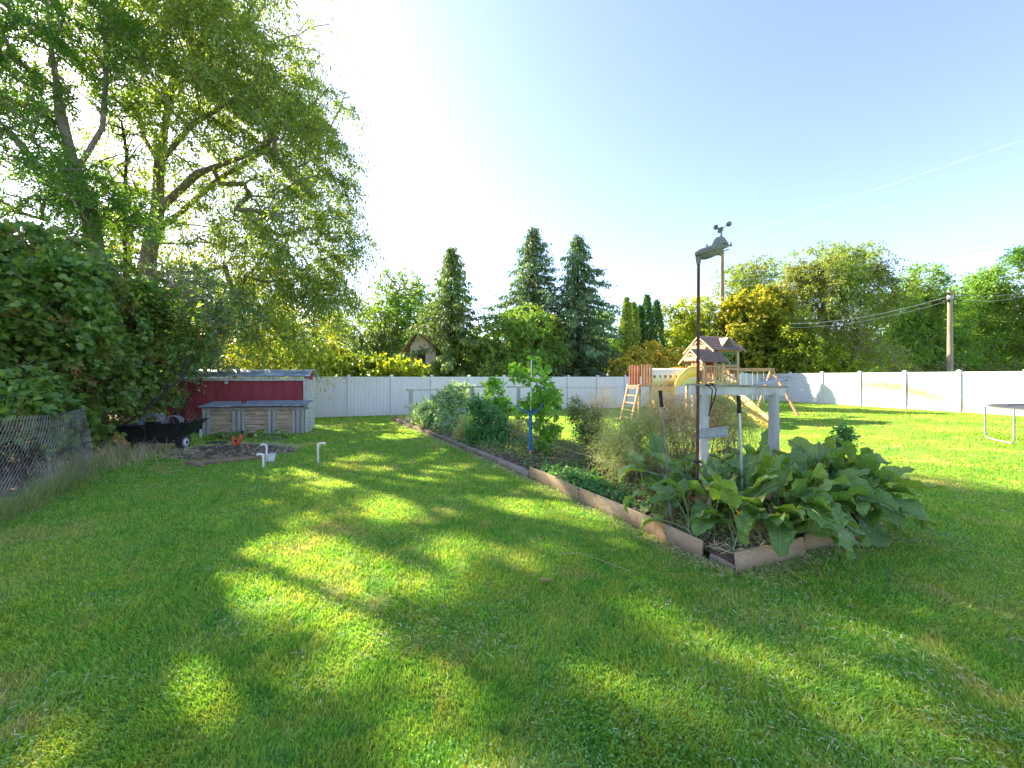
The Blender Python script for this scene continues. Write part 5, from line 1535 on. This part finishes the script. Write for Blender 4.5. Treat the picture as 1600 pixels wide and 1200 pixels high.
# columnar cedars
def column(px, Y, yt, hw, mat, lb):
    root = thing('columnar_cedar', lb, 'tree', 'row of columnar cedars'); k = Y / F
    b = base(px, Y); top = at(px, yt, Y); H = top[2] - b[2]; n = 5200
    MB().tube([b, b + [0, 0, H * .9]], [.09, .02], 7).build('trunk', M['bark_dark'], root, True)
    t = rng.random(n); an = rng.random(n) * 2 * np.pi
    r = hw * k * np.clip(np.minimum(1, (1 - t) * 3.0) ** .6 * np.minimum(1, .55 + t * 2), .05, 1) * (.72 + .36 * rng.random(n)) * (1 + .12 * np.sin(an * 3 + t * 9))
    P = np.stack([b[0] + r * np.cos(an), b[1] + r * np.sin(an), b[2] + .1 + t * (H - .15)], 1)
    A = np.stack([np.cos(an) * .45, np.sin(an) * .45, np.ones(n)], 1) + rng.normal(size=(n, 3)) * .28
    leaves('crown', P, A, .24 * (.6 + .8 * rng.random(n)), np.full(n, .085), mat, root, 'flat'); rebase(root, b)
column(979, 27.5, 467, 8.5, LM['cedar_sunlit'], 'leftmost thin columnar cedar in bright sun')
column(990, 28.2, 474, 9, LM['cedar_sunlit'], 'second columnar cedar from the left, yellow-green')
column(1000, 28.8, 480, 8, LM['cedar'], 'short dark columnar cedar in the middle of the row')
column(1011, 28.6, 463, 10, LM['cedar'], 'tallest dark columnar cedar of the row')
column(1026, 29.0, 471, 10, LM['cedar'], 'rightmost dark columnar cedar of the row')
shrub('orange_shrub', 'orange and yellow shrub above the fence left of the play tower', base(1005, 25), [B(990, 560, 22, 20, 24.5, .8), B(1020, 557, 28, 22, 25, .9), B(1052, 562, 24, 18, 25.5, .8), B(970, 575, 18, 15, 24, .6)], 190, 6, 9, .35, .15, .11, LM['orange'], 'leaf', cat='shrub')
tree('leafy_tree', 'bright lime and yellow tree between the cedars and the tall pole', 'tree', [[base(1072, 30)] + PL([(1072, 540, 30), (1070, 490, 30)])],
     [B(1070, 490, 34, 28, 30), B(1095, 500, 34, 34, 30), B(1060, 530, 44, 40, 30), B(1105, 545, 40, 36, 29)], 300, 6, 10, .7, .35, .20, .10, LM['yg'], M['bark'], GB, r0=.18)
tree('maple_tree', 'dense rounded maple turning bronze, hanging over the fence beside the tower', 'tree', [[base(1186, 27.5)] + PL([(1186, 560, 27.5), (1184, 510, 27.5), (1180, 480, 27.5)])],
     [B(1180, 488, 46, 36, 27.5), B(1158, 530, 40, 46, 27.5), B(1208, 530, 38, 48, 27.5), B(1185, 560, 52, 30, 27.3), B(1212, 575, 28, 22, 27)], 520, 7, 12, .55, .35, .18, .14, LM['maple'], M['bark_dark'], GB, r0=.16, shape='maple', bias=.3)
Yr = 30.0
GR = 'tall trees beyond the right-hand fence'
tree('poplar_tree', 'loose greyish tree behind the maple and the tall pole', 'tree', [[base(1165, 34)] + PL([(1165, 500, 34), (1170, 440, 34)])],
     [B(1155, 440, 34, 28, 34), B(1190, 430, 34, 26, 34), B(1170, 480, 50, 40, 34)], 180, 6, 10, 1.0, .5, .24, .09, LM['olive'], M['bark'], GR, r0=.2)
tree('poplar_tree', 'tallest olive-green tree beyond the right fence with a broad soft crown', 'tree', [[base(1290, 28)] + PL([(1290, 520, 28), (1285, 450, 28), (1300, 410, 28)]), PL([(1288, 520, 28), (1320, 450, 28), (1340, 400, 28)])],
     [B(1290, 420, 55, 38, 28), B(1335, 415, 45, 34, 28), B(1265, 470, 52, 50, 28), B(1345, 470, 48, 50, 28), B(1245, 440, 32, 34, 28), B(1365, 425, 24, 36, 28, None, 500)], 470, 7, 12, .85, .75, .20, .07, LM['olive'], M['bark'], GR, r0=.26)
tree('leafy_tree', 'yellow-leaved bushy tree under the tallest right-hand tree', 'tree', [[base(1262, 25.2)] + PL([(1262, 570, 25.2)])],
     [B(1258, 545, 40, 34, 25), B(1300, 560, 38, 26, 25), B(1245, 515, 24, 30, 25)], 240, 6, 10, .5, .35, .16, .08, LM['yg'], M['bark'], GR, r0=.14)
tree('thicket_tree', 'tangled grey-brown thicket with bare twigs behind the sunny fence', 'tree', [[base(1345, 26)] + PL([(1335, 560, 26), (1330, 530, 26)]), [base(1330, 26)] + PL([(1360, 550, 26), (1372, 520, 26)])],
     [B(1340, 545, 40, 36, 26), B(1375, 560, 38, 24, 26), B(1320, 510, 36, 36, 26.5)], 420, 3, 7, .5, .3, .15, .07, LM['olive'], M['old_wood'], GR, r0=.10, rt=.02)
tree('leafy_tree', 'mid green tree between the tallest tree and the right-hand pole', 'tree', [[base(1400, 29)] + PL([(1400, 540, 29), (1405, 480, 29)])],
     [B(1400, 480, 36, 40, 29), B(1440, 450, 34, 38, 29), B(1455, 500, 40, 50, 29), B(1410, 540, 50, 42, 28.5), B(1470, 555, 40, 30, 28.5), B(1425, 505, 40, 40, 29)], 520, 6, 11, .8, .45, .20, .09, LM['green'], M['bark'], GR, r0=.24)
tree('poplar_tree', 'upright green tree with wispy top directly right of the right-hand pole', 'tree', [[base(1530, 30)] + PL([(1530, 540, 30), (1535, 480, 30), (1545, 440, 30)])],
     [B(1525, 460, 30, 34, 30), B(1555, 450, 26, 30, 30), B(1510, 500, 36, 44, 30), B(1560, 505, 40, 48, 30), B(1535, 550, 60, 36, 29), B(1545, 428, 10, 22, 30, None, 300)], 480, 6, 11, .8, .45, .20, .09, LM['green'], M['bark'], GR, r0=.22)
tree('poplar_tree', 'green tree at the right edge of the photo beyond the fence', 'tree', [[base(1610, 29)] + PL([(1610, 530, 29), (1615, 480, 29)])],
     [B(1605, 500, 36, 44, 29), B(1650, 485, 45, 50, 29), B(1600, 550, 50, 36, 28), B(1690, 520, 60, 80, 29)], 360, 6, 10, .8, .45, .20, .09, LM['green'], M['bark'], GR, r0=.22)
tree('leafy_tree', 'dark tree whose tip pokes in at the upper right edge', 'tree', [[base(1650, 24)] + PL([(1650, 480, 24), (1640, 420, 24)])],
     [B(1598, 402, 20, 15, 24), B(1650, 400, 40, 24, 24)], 160, 6, 11, .55, .3, .15, .07, LM['ash'], M['bark_dark'], GR, r0=.18)
for i, (a_, b_, Y_, lb) in enumerate(((1240, 1330, 25.5, 'low weedy shrub behind the first sunny fence panels'), (1400, 1480, 26.5, 'low scrub behind the sunny fence left of the pole'), (1495, 1640, 27.0, 'low mixed scrub behind the sunny fence right of the pole'))):
    shrub('low_scrub', lb, base((a_ + b_) / 2, Y_), [B(x_, 582, 26, 14, Y_, .8) for x_ in np.linspace(a_, b_, 4)], 130, 6, 8, .35, .14, .08, LM['weed'] if i else LM['olive'], 'leaf')
# far wood closing the gaps between trunks
pts = []; 
T1, _ = blobpts([B(x_, 560, 60, 40 + 14 * math.sin(x_ * .02), 40, 3.0) for x_ in range(-400, 2100, 70)], 2600, .6)
pos, ax = sprays(T1, _, 5, 8, 1.1, .3, .3, 1.0, .1)
o = leaves('far_wood', pos, ax, .38 * (.6 + .8 * rng.random(len(pos))), np.full(len(pos), .2), LM['green'], None, 'flat'); tag(o, 'hazy far-off wood filling the gaps between the trees', kind='stuff')

# ------------------------------------------------------------------ plants in the bed
GP = 'plants growing in the raised bed'
def bb(s, t, z, rs, rz, w=1.0):
    q = bedp(s, t, z); return (q, (rs, rs, rz), w)
def on(px, Y): return base(px, Y, .1)
shrub('raspberry_bush', 'pale-leaved raspberry bush sprawling before the far trellis', on(700, 11.8), [B(690, 640, 44, 26, 12.0, .75), B(720, 618, 26, 20, 12.2, .6), B(662, 648, 20, 16, 12.4, .5), B(705, 665, 30, 16, 11.0, .5)], 240, 6, 8, .16, .075, .055, LM['rasp'], 'leaf', cat='plant', r0=.015, bark='old_wood')
shrub('tomato_plant', 'dark blue-green bushy plant leaning over the left bed edge', on(760, 8.6), [B(765, 672, 24, 34, 8.5, .45), B(780, 705, 24, 22, 8.2, .4), B(748, 645, 16, 26, 8.8, .3), B(742, 690, 18, 24, 8.8, .35)], 220, 6, 8, .13, .07, .045, LM['tom'], 'leaf', cat='plant', r0=.012, bark='old_wood')
shrub('climbing_bean', 'narrow climbing vine reaching above the fence line at the middle trellis', on(775, 9.6), [B(768, 625, 10, 34, 9.6, .2), B(775, 600, 9, 14, 9.6, .15), B(790, 635, 14, 20, 9.7, .2)], 45, 5, 6, .13, .075, .06, LM['vine'], 'maple', cat='plant', r0=.010)
shrub('climbing_vine', 'tall leafy vine climbing the thin rod above the blue pole', on(835, 7.2), [B(835, 610, 36, 44, 7.15, .35), B(845, 650, 30, 26, 7.2, .3), B(812, 578, 12, 22, 7.1, .15), B(845, 580, 20, 22, 7.1, .2), B(858, 625, 26, 24, 7.2, .25), B(850, 690, 14, 20, 7.2, .2)], 62, 4, 4, .14, .10, .095, LM['vine'], 'maple', cat='vine', r0=.013, bark='old_wood')
shrub('wilted_plant', 'yellow-brown wilting plant beside the dark bushy one', on(732, 9.3), [B(730, 678, 18, 22, 9.4, .35), B(800, 672, 26, 20, 9.0, .4)], 130, 6, 8, .16, .055, .022, LM['feather'], 'leaf', cat='plant', r0=.010, bark='old_wood')
shrub('leggy_weed', 'low green leafy weed at the right side of the bed past the vine', on(857, 9.0), [B(862, 680, 12, 20, 9.0, .25), B(880, 700, 18, 8, 8.6, .25)], 60, 5, 6, .12, .05, .03, LM['weed'], 'leaf', cat='plant', r0=.008)
shrub('herb_plant', 'light green branching herb left of the feathery fronds', on(915, 6.6), [B(918, 660, 20, 26, 6.6, .3), B(930, 690, 24, 18, 6.5, .3), B(900, 640, 10, 18, 6.7, .2)], 130, 6, 8, .12, .035, .022, LM['weed'], 'leaf', cat='plant', r0=.008)
def feathery(name, lb, px, Y, blobs, n, mat, per=7, q=16, nl=.04, lean=(0, 0, 0)):
    root = thing(name, lb, 'plant', GP); b = on(px, Y)
    T, od = blobpts(blobs, n, .6); T[:, 2] = np.maximum(T[:, 2], b[2] + .12)
    mb = MB()
    for t in T:
        s = b + rng.normal(size=3) * [.22, .22, 0]; m = (s + t) / 2 + [0, 0, .06]
        mb.tube([s, m, t], [.004, .003, .0015], 3, cap=False)
    mb.build('stems', M['tan_stem'], root)
    pos, ax = sprays(T, od * .3 + [0, 0, .3], per, q, .26, .25, nl, 1.0, .015)
    ok = pos[:, 2] > b[2]; pos, ax = pos[ok], ax[ok]
    leaves('fronds', pos, ax, nl * 1.3 * (.5 + rng.random(len(pos))), np.full(len(pos), .0075), mat, root, 'needle'); rebase(root, b)
M['tan_stem'] = surf('dry_tan_stems', [(.3, (.34, .22, .11)), (.7, (.46, .34, .2))], 20, .9, bump=0)
feathery('asparagus_fern', 'feathery yellow-green asparagus fronds left of the near trellis', 985, 5.6, [B(970, 690, 40, 40, 5.5, .5), B(1000, 670, 50, 44, 5.6, .5), B(960, 720, 30, 22, 5.3, .35)], 170, LM['feather'], 7, 15)
feathery('asparagus_fern', 'tan dried asparagus fronds behind the near white post', 1070, 5.4, [B(1060, 650, 46, 38, 5.6, .5), B(1110, 655, 36, 36, 5.6, .5), B(1030, 640, 30, 34, 5.8, .4)], 180, LM['tan'], 7, 15)
feathery('asparagus_fern', 'green and gold asparagus fronds between the two near posts', 1150, 5.3, [B(1150, 650, 36, 34, 5.4, .4), B(1120, 625, 22, 26, 5.5, .3)], 90, LM['feather'], 7, 14)
feathery('dill_plant', 'thin airy seed stalks standing behind the light green herb', 935, 6.8, [B(935, 640, 26, 36, 6.8, .35)], 50, LM['tan'], 5, 10)
# low weeds on the soil
def low(name, lb, fn, n, ll, lw, mat, hz, shape='leaf', seedz=0):
    p = np.array([fn() for _ in range(n)])
    pos = (p[:, None, :] + rng.normal(size=(n, 9, 3)) * [.06, .06, 0] + np.array([0, 0, 1.0]) * (rng.random((n, 9, 1)) * hz)).reshape(-1, 3)
    ax = rng.normal(size=pos.shape) * [1, 1, .45] + [0, 0, .25]
    return tag(leaves(name, pos, ax, ll * (.5 + rng.random(len(pos))), np.full(len(pos), lw), mat, None, shape), lb, kind='stuff')
low('ground_weeds', 'small mixed weeds over the bed soil', lambda: (lambda s, t: bedp(s, t, soil_z(s, t)))(random.uniform(.2, BL * .98), random.uniform(.1, BW - .1)), 2300, .05, .022, LM['weed'], .10)
low('strawberry_plants', 'low green strawberry leaves by the left bed board', lambda: (lambda s, t: bedp(s, t, soil_z(s, t)))(random.gauss(2.25, .45), abs(random.gauss(.0, .22)) + .10), 120, .07, .05, LM['tom'], .10)
low('strawberry_plants', 'patch of green leaves on the soil beyond the first bed post', lambda: (lambda s, t: bedp(s, t, soil_z(s, t)))(random.gauss(5.0, .5), abs(random.gauss(.5, .3)) + .10), 110, .06, .04, LM['weed'], .14)
# squash leaves by the plank bin
def big_leaf(mb, base_p, az, length, width, rise, droop, petiole, twist=0., wav=.06, nl=9, nw=4, fold=.25, seed=0):
    """long stalked leaf: petiole rises, blade arcs over; wavy margin. returns nothing, fills mb"""
    rr = random.Random(seed)
    d = np.array([math.cos(az), math.sin(az), 0]); sd = np.array([-math.sin(az), math.cos(az), 0])
    ang = rise; p = np.asarray(base_p, float).copy(); pts = [p.copy()]
    st = petiole / 4
    for _ in range(4): p = p + (d * math.cos(ang) + np.array([0, 0, math.sin(ang)])) * st; ang -= droop * .10; pts.append(p.copy())
    mb[1].tube(pts, [.009, .008, .007, .006, .005], 5)
    mid = []; V = []; k1 = rr.uniform(0, 6); k2 = rr.uniform(3.4, 5.4)
    for j in range(nl + 1):
        t = j / nl
        wv = width * (math.sin(math.pi * min(1, (t * .92 + .06))) ** .62) * (1 - .25 * t)
        if j == nl: wv = .004
        t3 = (d * math.cos(ang) + np.array([0, 0, math.sin(ang)]))
        nrml = np.cross(sd, t3); nrml = -nrml if nrml[2] < 0 and abs(ang) < 1.5 else nrml
        tw = twist * t
        for i in range(-nw, nw + 1):
            f = i / nw
            s2 = sd * math.cos(tw) + nrml * math.sin(tw); n2 = nrml * math.cos(tw) - sd * math.sin(tw)
            edge = abs(f) ** 2 * wav * length * (math.sin(k1 + t * k2 * 3 + (2 if f > 0 else 0)) + .5 * math.sin(k1 * 3 + t * k2 * 8 + (1 if f > 0 else 0)))
            V.append(p + s2 * wv * .5 * f * (1 + .06 * math.sin(j * 2.3 + i)) + n2 * (fold * abs(f) * wv * .5 + edge - .012 * (1 - abs(f)) ** 3) + t3 * (-.02 * abs(f)))
        mid.append(p - nrml * .003); p = p + t3 * length / nl; ang -= droop / nl * (1 + .6 * t)
    m = 2 * nw + 1; Fc = []
    for j in range(nl):
        for i in range(m - 1): k = j * m + i; Fc.append((k, k + 1, k + m + 1, k + m))
    if not hasattr(mb[0], 'tf'): mb[0].tf = []
    for j in range(nl + 1):
        for i in range(-nw, nw + 1): mb[0].tf.append((j / nl, i / nw))
    mb[1].tube(mid, np.linspace(.0062, .0018, len(mid)), 5)
    mb[0].add(V, Fc)
def leafy_mat(name, c0, c1, vein, transl=.32, rough=.46):
    m, nt, out = newmat(name)
    c = ramp(nt, noise(nt, 3.5, 3), [(.3, c0), (.7, c1)])
    c = mixc(nt, ramp(nt, noise(nt, 45, 4, .7), [(.45, (0, 0, 0)), (.7, (.5, .5, .5))]), c, vein)
    p = nt.nodes.new('ShaderNodeBsdfPrincipled'); nt.links.new(c, p.inputs['Base Color']); p.inputs['Roughness'].default_value = rough
    p.inputs['Specular IOR Level'].default_value = .5
    # side veins run out and forward from the midrib
    def ma(op, a, b=None):
        q = nt.nodes.new('ShaderNodeMath'); q.operation = op
        for i, v in enumerate((a, b)):
            if v is None: continue
            if isinstance(v, (int, float)): q.inputs[i].default_value = v
            else: nt.links.new(v, q.inputs[i])
        return q.outputs[0]
    at_ = nt.nodes.new('ShaderNodeAttribute'); at_.attribute_name = 'along'
    af_ = nt.nodes.new('ShaderNodeAttribute'); af_.attribute_name = 'across'
    ab = ma('ABSOLUTE', af_.outputs['Fac'])
    ph = ma('ADD', ma('SUBTRACT', ma('MULTIPLY', at_.outputs['Fac'], 11.0), ma('MULTIPLY', ab, 1.9)), ma('MULTIPLY', noise(nt, 9, 2), .8))
    wv = ma('COSINE', ma('MULTIPLY', ph, 6.283))
    vn = ma('MULTIPLY', ma('POWER', ma('MAXIMUM', wv, 0.0), 7.0), ma('SUBTRACT', 1.0, ma('MULTIPLY', ab, .6)))
    mrb = ma('LESS_THAN', ab, .05)
    vn = ma('MAXIMUM', vn, mrb)
    c = mixc(nt, ma('MULTIPLY', vn, .55), c, tuple(min(1, x * 1.5 + .05) for x in vein))
    edg = ramp(nt, ma('MULTIPLY', ab, noise(nt, 5, 5, .7)), [(.50, (0, 0, 0)), (.58, (1, 1, 1))])
    c = mixc(nt, edg, c, (.34, .24, .08))
    nt.links.new(c, p.inputs['Base Color'])
    bp = nt.nodes.new('ShaderNodeBump'); bp.inputs['Strength'].default_value = .7; bp.inputs['Distance'].default_value = .012
    nt.links.new(ma('SUBTRACT', noise(nt, 30, 4, .6), ma('MULTIPLY', vn, .8)), bp.inputs['Height']); nt.links.new(bp.outputs[0], p.inputs['Normal'])
    t = nt.nodes.new('ShaderNodeBsdfTranslucent'); nt.links.new(mixc(nt, 1., c, (1.6, 1.6, .4), 'MULTIPLY'), t.inputs[0])
    mx = nt.nodes.new('ShaderNodeMixShader'); mx.inputs[0].default_value = transl
    nt.links.new(p.outputs[0], mx.inputs[1]); nt.links.new(t.outputs[0], mx.inputs[2]); nt.links.new(mx.outputs[0], out.inputs[0])
    return m
HG = leafy_mat('horseradish_leaf', (.085, .19, .045), (.17, .31, .06), (.24, .36, .12))
HG2 = leafy_mat('horseradish_leaf_light', (.17, .30, .05), (.27, .40, .08), (.34, .42, .14))
HS = surf('leaf_stalk_green', [(.3, (.16, .24, .08)), (.7, (.26, .32, .14))], 9, .5, bump=0)
HB = leafy_mat('withered_leaf', (.24, .13, .06), (.40, .27, .15), (.3, .2, .1), .25, .8)
def set_tf(o, mb):
    tf = np.array(mb.tf, np.float32)
    for k, nm in enumerate(('along', 'across')):
        a = o.data.attributes.new(nm, 'FLOAT', 'POINT'); a.data.foreach_set('value', np.ascontiguousarray(tf[:, k]))
    return o
def horseradish(lb, px, Y, n, spread, hmin, hmax, seed, dead=4, azr=(0, 360), z0=.1):
    random.seed(seed)
    root = thing('horseradish_plant', lb, 'plant', 'clumps of big-leaved horseradish in the bed')
    b = base(px, Y, z0)
    g = [MB(), MB()]; l = [MB(), MB()]; w = [MB(), MB()]
    for i in range(n):
        az = R(random.uniform(*azr)); o = b + np.array([random.gauss(0, spread), random.gauss(0, spread * .8), random.uniform(-.02, .06)])
        ss, tt = bed_coords(o[0], o[1]); ss = float(np.clip(ss, .10, BL)); tt = float(np.clip(tt, .10, BW - .12)); oz = o[2]; o = bedp(ss, tt); o[2] = oz
        outer = random.random()
        L = random.uniform(hmin, hmax); mb = l if random.random() < .28 else g
        dd = o[:2] - b[:2]
        if random.random() < .6 and np.linalg.norm(dd) > .05: az = math.atan2(dd[1], dd[0]) + random.gauss(0, .7)
        big_leaf(mb, o, az, L, L * random.uniform(.44, .60), R(random.uniform(62, 95) - 30 * (outer > .75)), R(random.uniform(20, 120)), random.uniform(.16, .46), random.uniform(-.9, .9), random.uniform(.04, .075), 14, 4, random.uniform(-.15, .4), seed=i + seed * 100)
    for i in range(dead):
        az = R(random.uniform(*azr)); o = b + np.array([random.gauss(0, spread), random.gauss(0, spread * .8), 0.02 + random.random() * .5])
        ss, tt = bed_coords(o[0], o[1]); oz = o[2]; o = bedp(float(np.clip(ss, .2, BL)), float(np.clip(tt, .2, BW - .2))); o[2] = oz
        big_leaf(w, o, az, random.uniform(.14, .26), random.uniform(.06, .12), R(random.uniform(10, 60)), R(random.uniform(120, 230)), random.uniform(.05, .2), random.uniform(-2, 2), .09, 10, 4, .7, seed=i + 900 + seed)
    for mb, nm, mt in ((g, 'leaves', HG), (l, 'light_leaves', HG2), (w, 'withered_leaves', HB)):
        if mb[0].n:
            o = set_tf(mb[0].build(nm, mt, root, True), mb[0])
            st_ = mb[1].build('leaf_stalks', HS if mb is not w else M['tan_stem'], o, True); st_['kind'] = 'stuff'
    rebase(root, b)
horseradish('big horseradish clump in the middle, right of the grey tool handle', 1228, 4.0, 78, .30, .36, .54, 1, 16)
horseradish('horseradish clump spilling out to the right over the lawn', 1350, 4.30, 78, .30, .36, .54, 2, 16)
horseradish('horseradish leaves hanging over the front board', 1215, 3.45, 60, .27, .30, .46, 3, 16, (180, 380), .1)
horseradish('horseradish clump behind the grey tool handle', 1170, 4.3, 48, .26, .32, .46, 4, 16)
horseradish('horseradish clump between the darker tool and the white post', 1056, 4.3, 30, .15, .30, .46, 5, 5)
horseradish('small horseradish clump close round the foot of the white post', 1132, 3.75, 36, .18, .28, .42, 6, 5, (150, 330))
horseradish('rear horseradish clump around the round post', 1275, 4.8, 46, .32, .34, .50, 7, 4)
horseradish('single curling leaf over the left bed board before the tool', 1075, 3.62, 3, .03, .30, .36, 8, 0, (150, 210))
random.seed(5)
root = thing('squash_plant', 'sprawling dark squash leaves along the foot of the plank bin', 'plant'); mb = [MB(), MB()]
for i in range(46):
    px = random.uniform(335, 452); b = base(px, 10.2 + random.uniform(-.35, .45), .0)
    big_leaf(mb, b, R(random.uniform(0, 360)), random.uniform(.16, .26), random.uniform(.14, .24), R(random.uniform(40, 85)), R(random.uniform(60, 130)), random.uniform(.05, .22 if 370 < px < 430 else .10), random.uniform(-.5, .5), .05, 6, 3, .2, seed=i)
set_tf(mb[0].build('leaves', HG, root, True), mb[0]); mb[1].build('leaf_stalks', HS, root, True); rebase(root, base(395, 10.2))
# flower-stalk tip on the right clump
shrub('seed_head', 'leafy upright shoot topping the right horseradish clump', base(1318, 4.4, .5), [B(1318, 682, 9, 14, 4.4, .07), B(1300, 700, 12, 8, 4.4, .08)], 40, 4, 5, .05, .045, .028, LM['tom'], 'leaf', cat='plant', r0=.008, step=.15)
# fallen bits on the lawn
random.seed(9)
for (px, py, lb, c) in ((856, 913, 'curled tan leaf lying on the lawn before the bed', HB),):
    mb = [MB(), MB()]; big_leaf(mb, gp(px - 12, py) + [0, 0, .03], 0.1, .10, .035, .2, .5, .01, .6, .06, 8, 3, .5, seed=3)
    tag(mb[0].build('fallen_leaf', c, None, True), lb, 'leaf')
for (pts, lb) in ((((1130, 812), (1190, 862), (1262, 918)), 'long straw stem leaning from the bed corner onto the lawn'), (((872, 872), (905, 870), (935, 880), (985, 900)), 'thin bent straw on the lawn left of the bed corner'), (((1450, 920), (1468, 930), (1490, 941)), 'short pale straw on the lawn at right')):
    P3 = [gp(x_, y_) + [0, 0, .035] for x_, y_ in pts]
    if len(pts) == 3 and pts[0][0] == 1130: P3[0] = at(1120, 800, 3.7); P3[1] = at(1190, 862, 3.3)
    tag(MB().tube(P3, .0028, 4).build('straw_stem', M['tan_stem'], None, True), lb, 'straw')
# clover and thatch in the lawn
n = 42000; Y = 1.25 * (9.0 / 1.25) ** rng.random(n); x = (rng.random(n) * 2 - 1) * (1.42 * Y + .6)
ss, tt = bed_coords(x, Y); k = ~((ss > -.02) & (ss < BL) & (tt > -.02) & (tt < BW)) & (left_of_fence(x, Y) < -.1)
k &= (vnoise(x, Y, 1.7, 41) * .6 + vnoise(x, Y, 5, 43) * .4) > .50; x = x[k]; Y = Y[k]; n = len(x)
pos = np.stack([x, Y, gz(x, Y) + .008 + .022 * rng.random(n)], 1); ax = rng.normal(size=(n, 3)) * [1, 1, .2]
o = leaves('clover', pos, ax, .013 * (.6 + .8 * rng.random(n)) * (1 + .04 * Y), np.full(n, .012), leafmat('clover_leaves', [(.05, .13, .03), (.08, .18, .04), (.12, .22, .07)], .3), None, 'leaf', tilt=.35); tag(o, 'small clover leaves growing in patches in the lawn', kind='stuff')
n = 26000; Y = 1.25 * (14.0 / 1.25) ** rng.random(n); x = (rng.random(n) * 2 - 1) * (1.42 * Y + .6)
m = 5000; e = [bedp(a_, -.02 - abs(random.gauss(0, .09))) if random.random() < .7 else bedp(-.02 - abs(random.gauss(0, .12)), random.uniform(0, BW)) for a_ in rng.random(m) ** 1.5 * BL]
e = np.array(e); x = np.concatenate([x, e[:, 0]]); Y = np.concatenate([Y, e[:, 1]]); isd = np.arange(len(x)) >= n
ss, tt = bed_coords(x, Y); k = ~((ss > 0) & (ss < BL) & (tt > 0) & (tt < BW)) & (left_of_fence(x, Y) < -.05)
k &= isd | ((vnoise(x, Y, 1.3, 51) * .5 + vnoise(x, Y, 4, 53) * .5) > .52); x = x[k]; Y = Y[k]; n = len(x)
pos = np.stack([x, Y, gz(x, Y) + .006 + .022 * rng.random(n)], 1); ax = rng.normal(size=(n, 3)) * [1, 1, .25]
o = leaves('thatch', pos, ax, .035 * (.5 + rng.random(n)) * (1 + .03 * Y), .0026 * (1 + .25 * Y), M['straw'], None, 'flat'); tag(o, 'dry thatch and clippings in the lawn and along the bed boards', kind='stuff')
# contrails
def contrail(p, q, r, lb):
    m, nt, out = newmat('contrail_ice')
    t = nt.nodes.new('ShaderNodeBsdfTransparent'); d_ = nt.nodes.new('ShaderNodeBsdfTranslucent'); d_.inputs[0].default_value = (.9, .9, .9, 1)
    mx = nt.nodes.new('ShaderNodeMixShader')
    f = ramp(nt, noise(nt, .006, 4), [(.3, (.0, .0, .0)), (.75, (.07, .07, .07))]); nt.links.new(f, mx.inputs[0])
    nt.links.new(t.outputs[0], mx.inputs[1]); nt.links.new(d_.outputs[0], mx.inputs[2]); nt.links.new(mx.outputs[0], out.inputs[0])
    o = MB().tube([p + (q - p) * k / 12 for k in range(13)], r, 8, cap=False).build('contrail', m, None, True); o.visible_shadow = True
    tag(o, lb, 'contrail', 'contrails in the sky')
contrail(at(1050, 402, 6200), at(1640, 205, 6200), 7, 'longer upper contrail crossing the blue sky at right')
contrail(at(1080, 408, 6400), at(1400, 318, 6400), 5, 'fainter lower contrail just above the weather station')
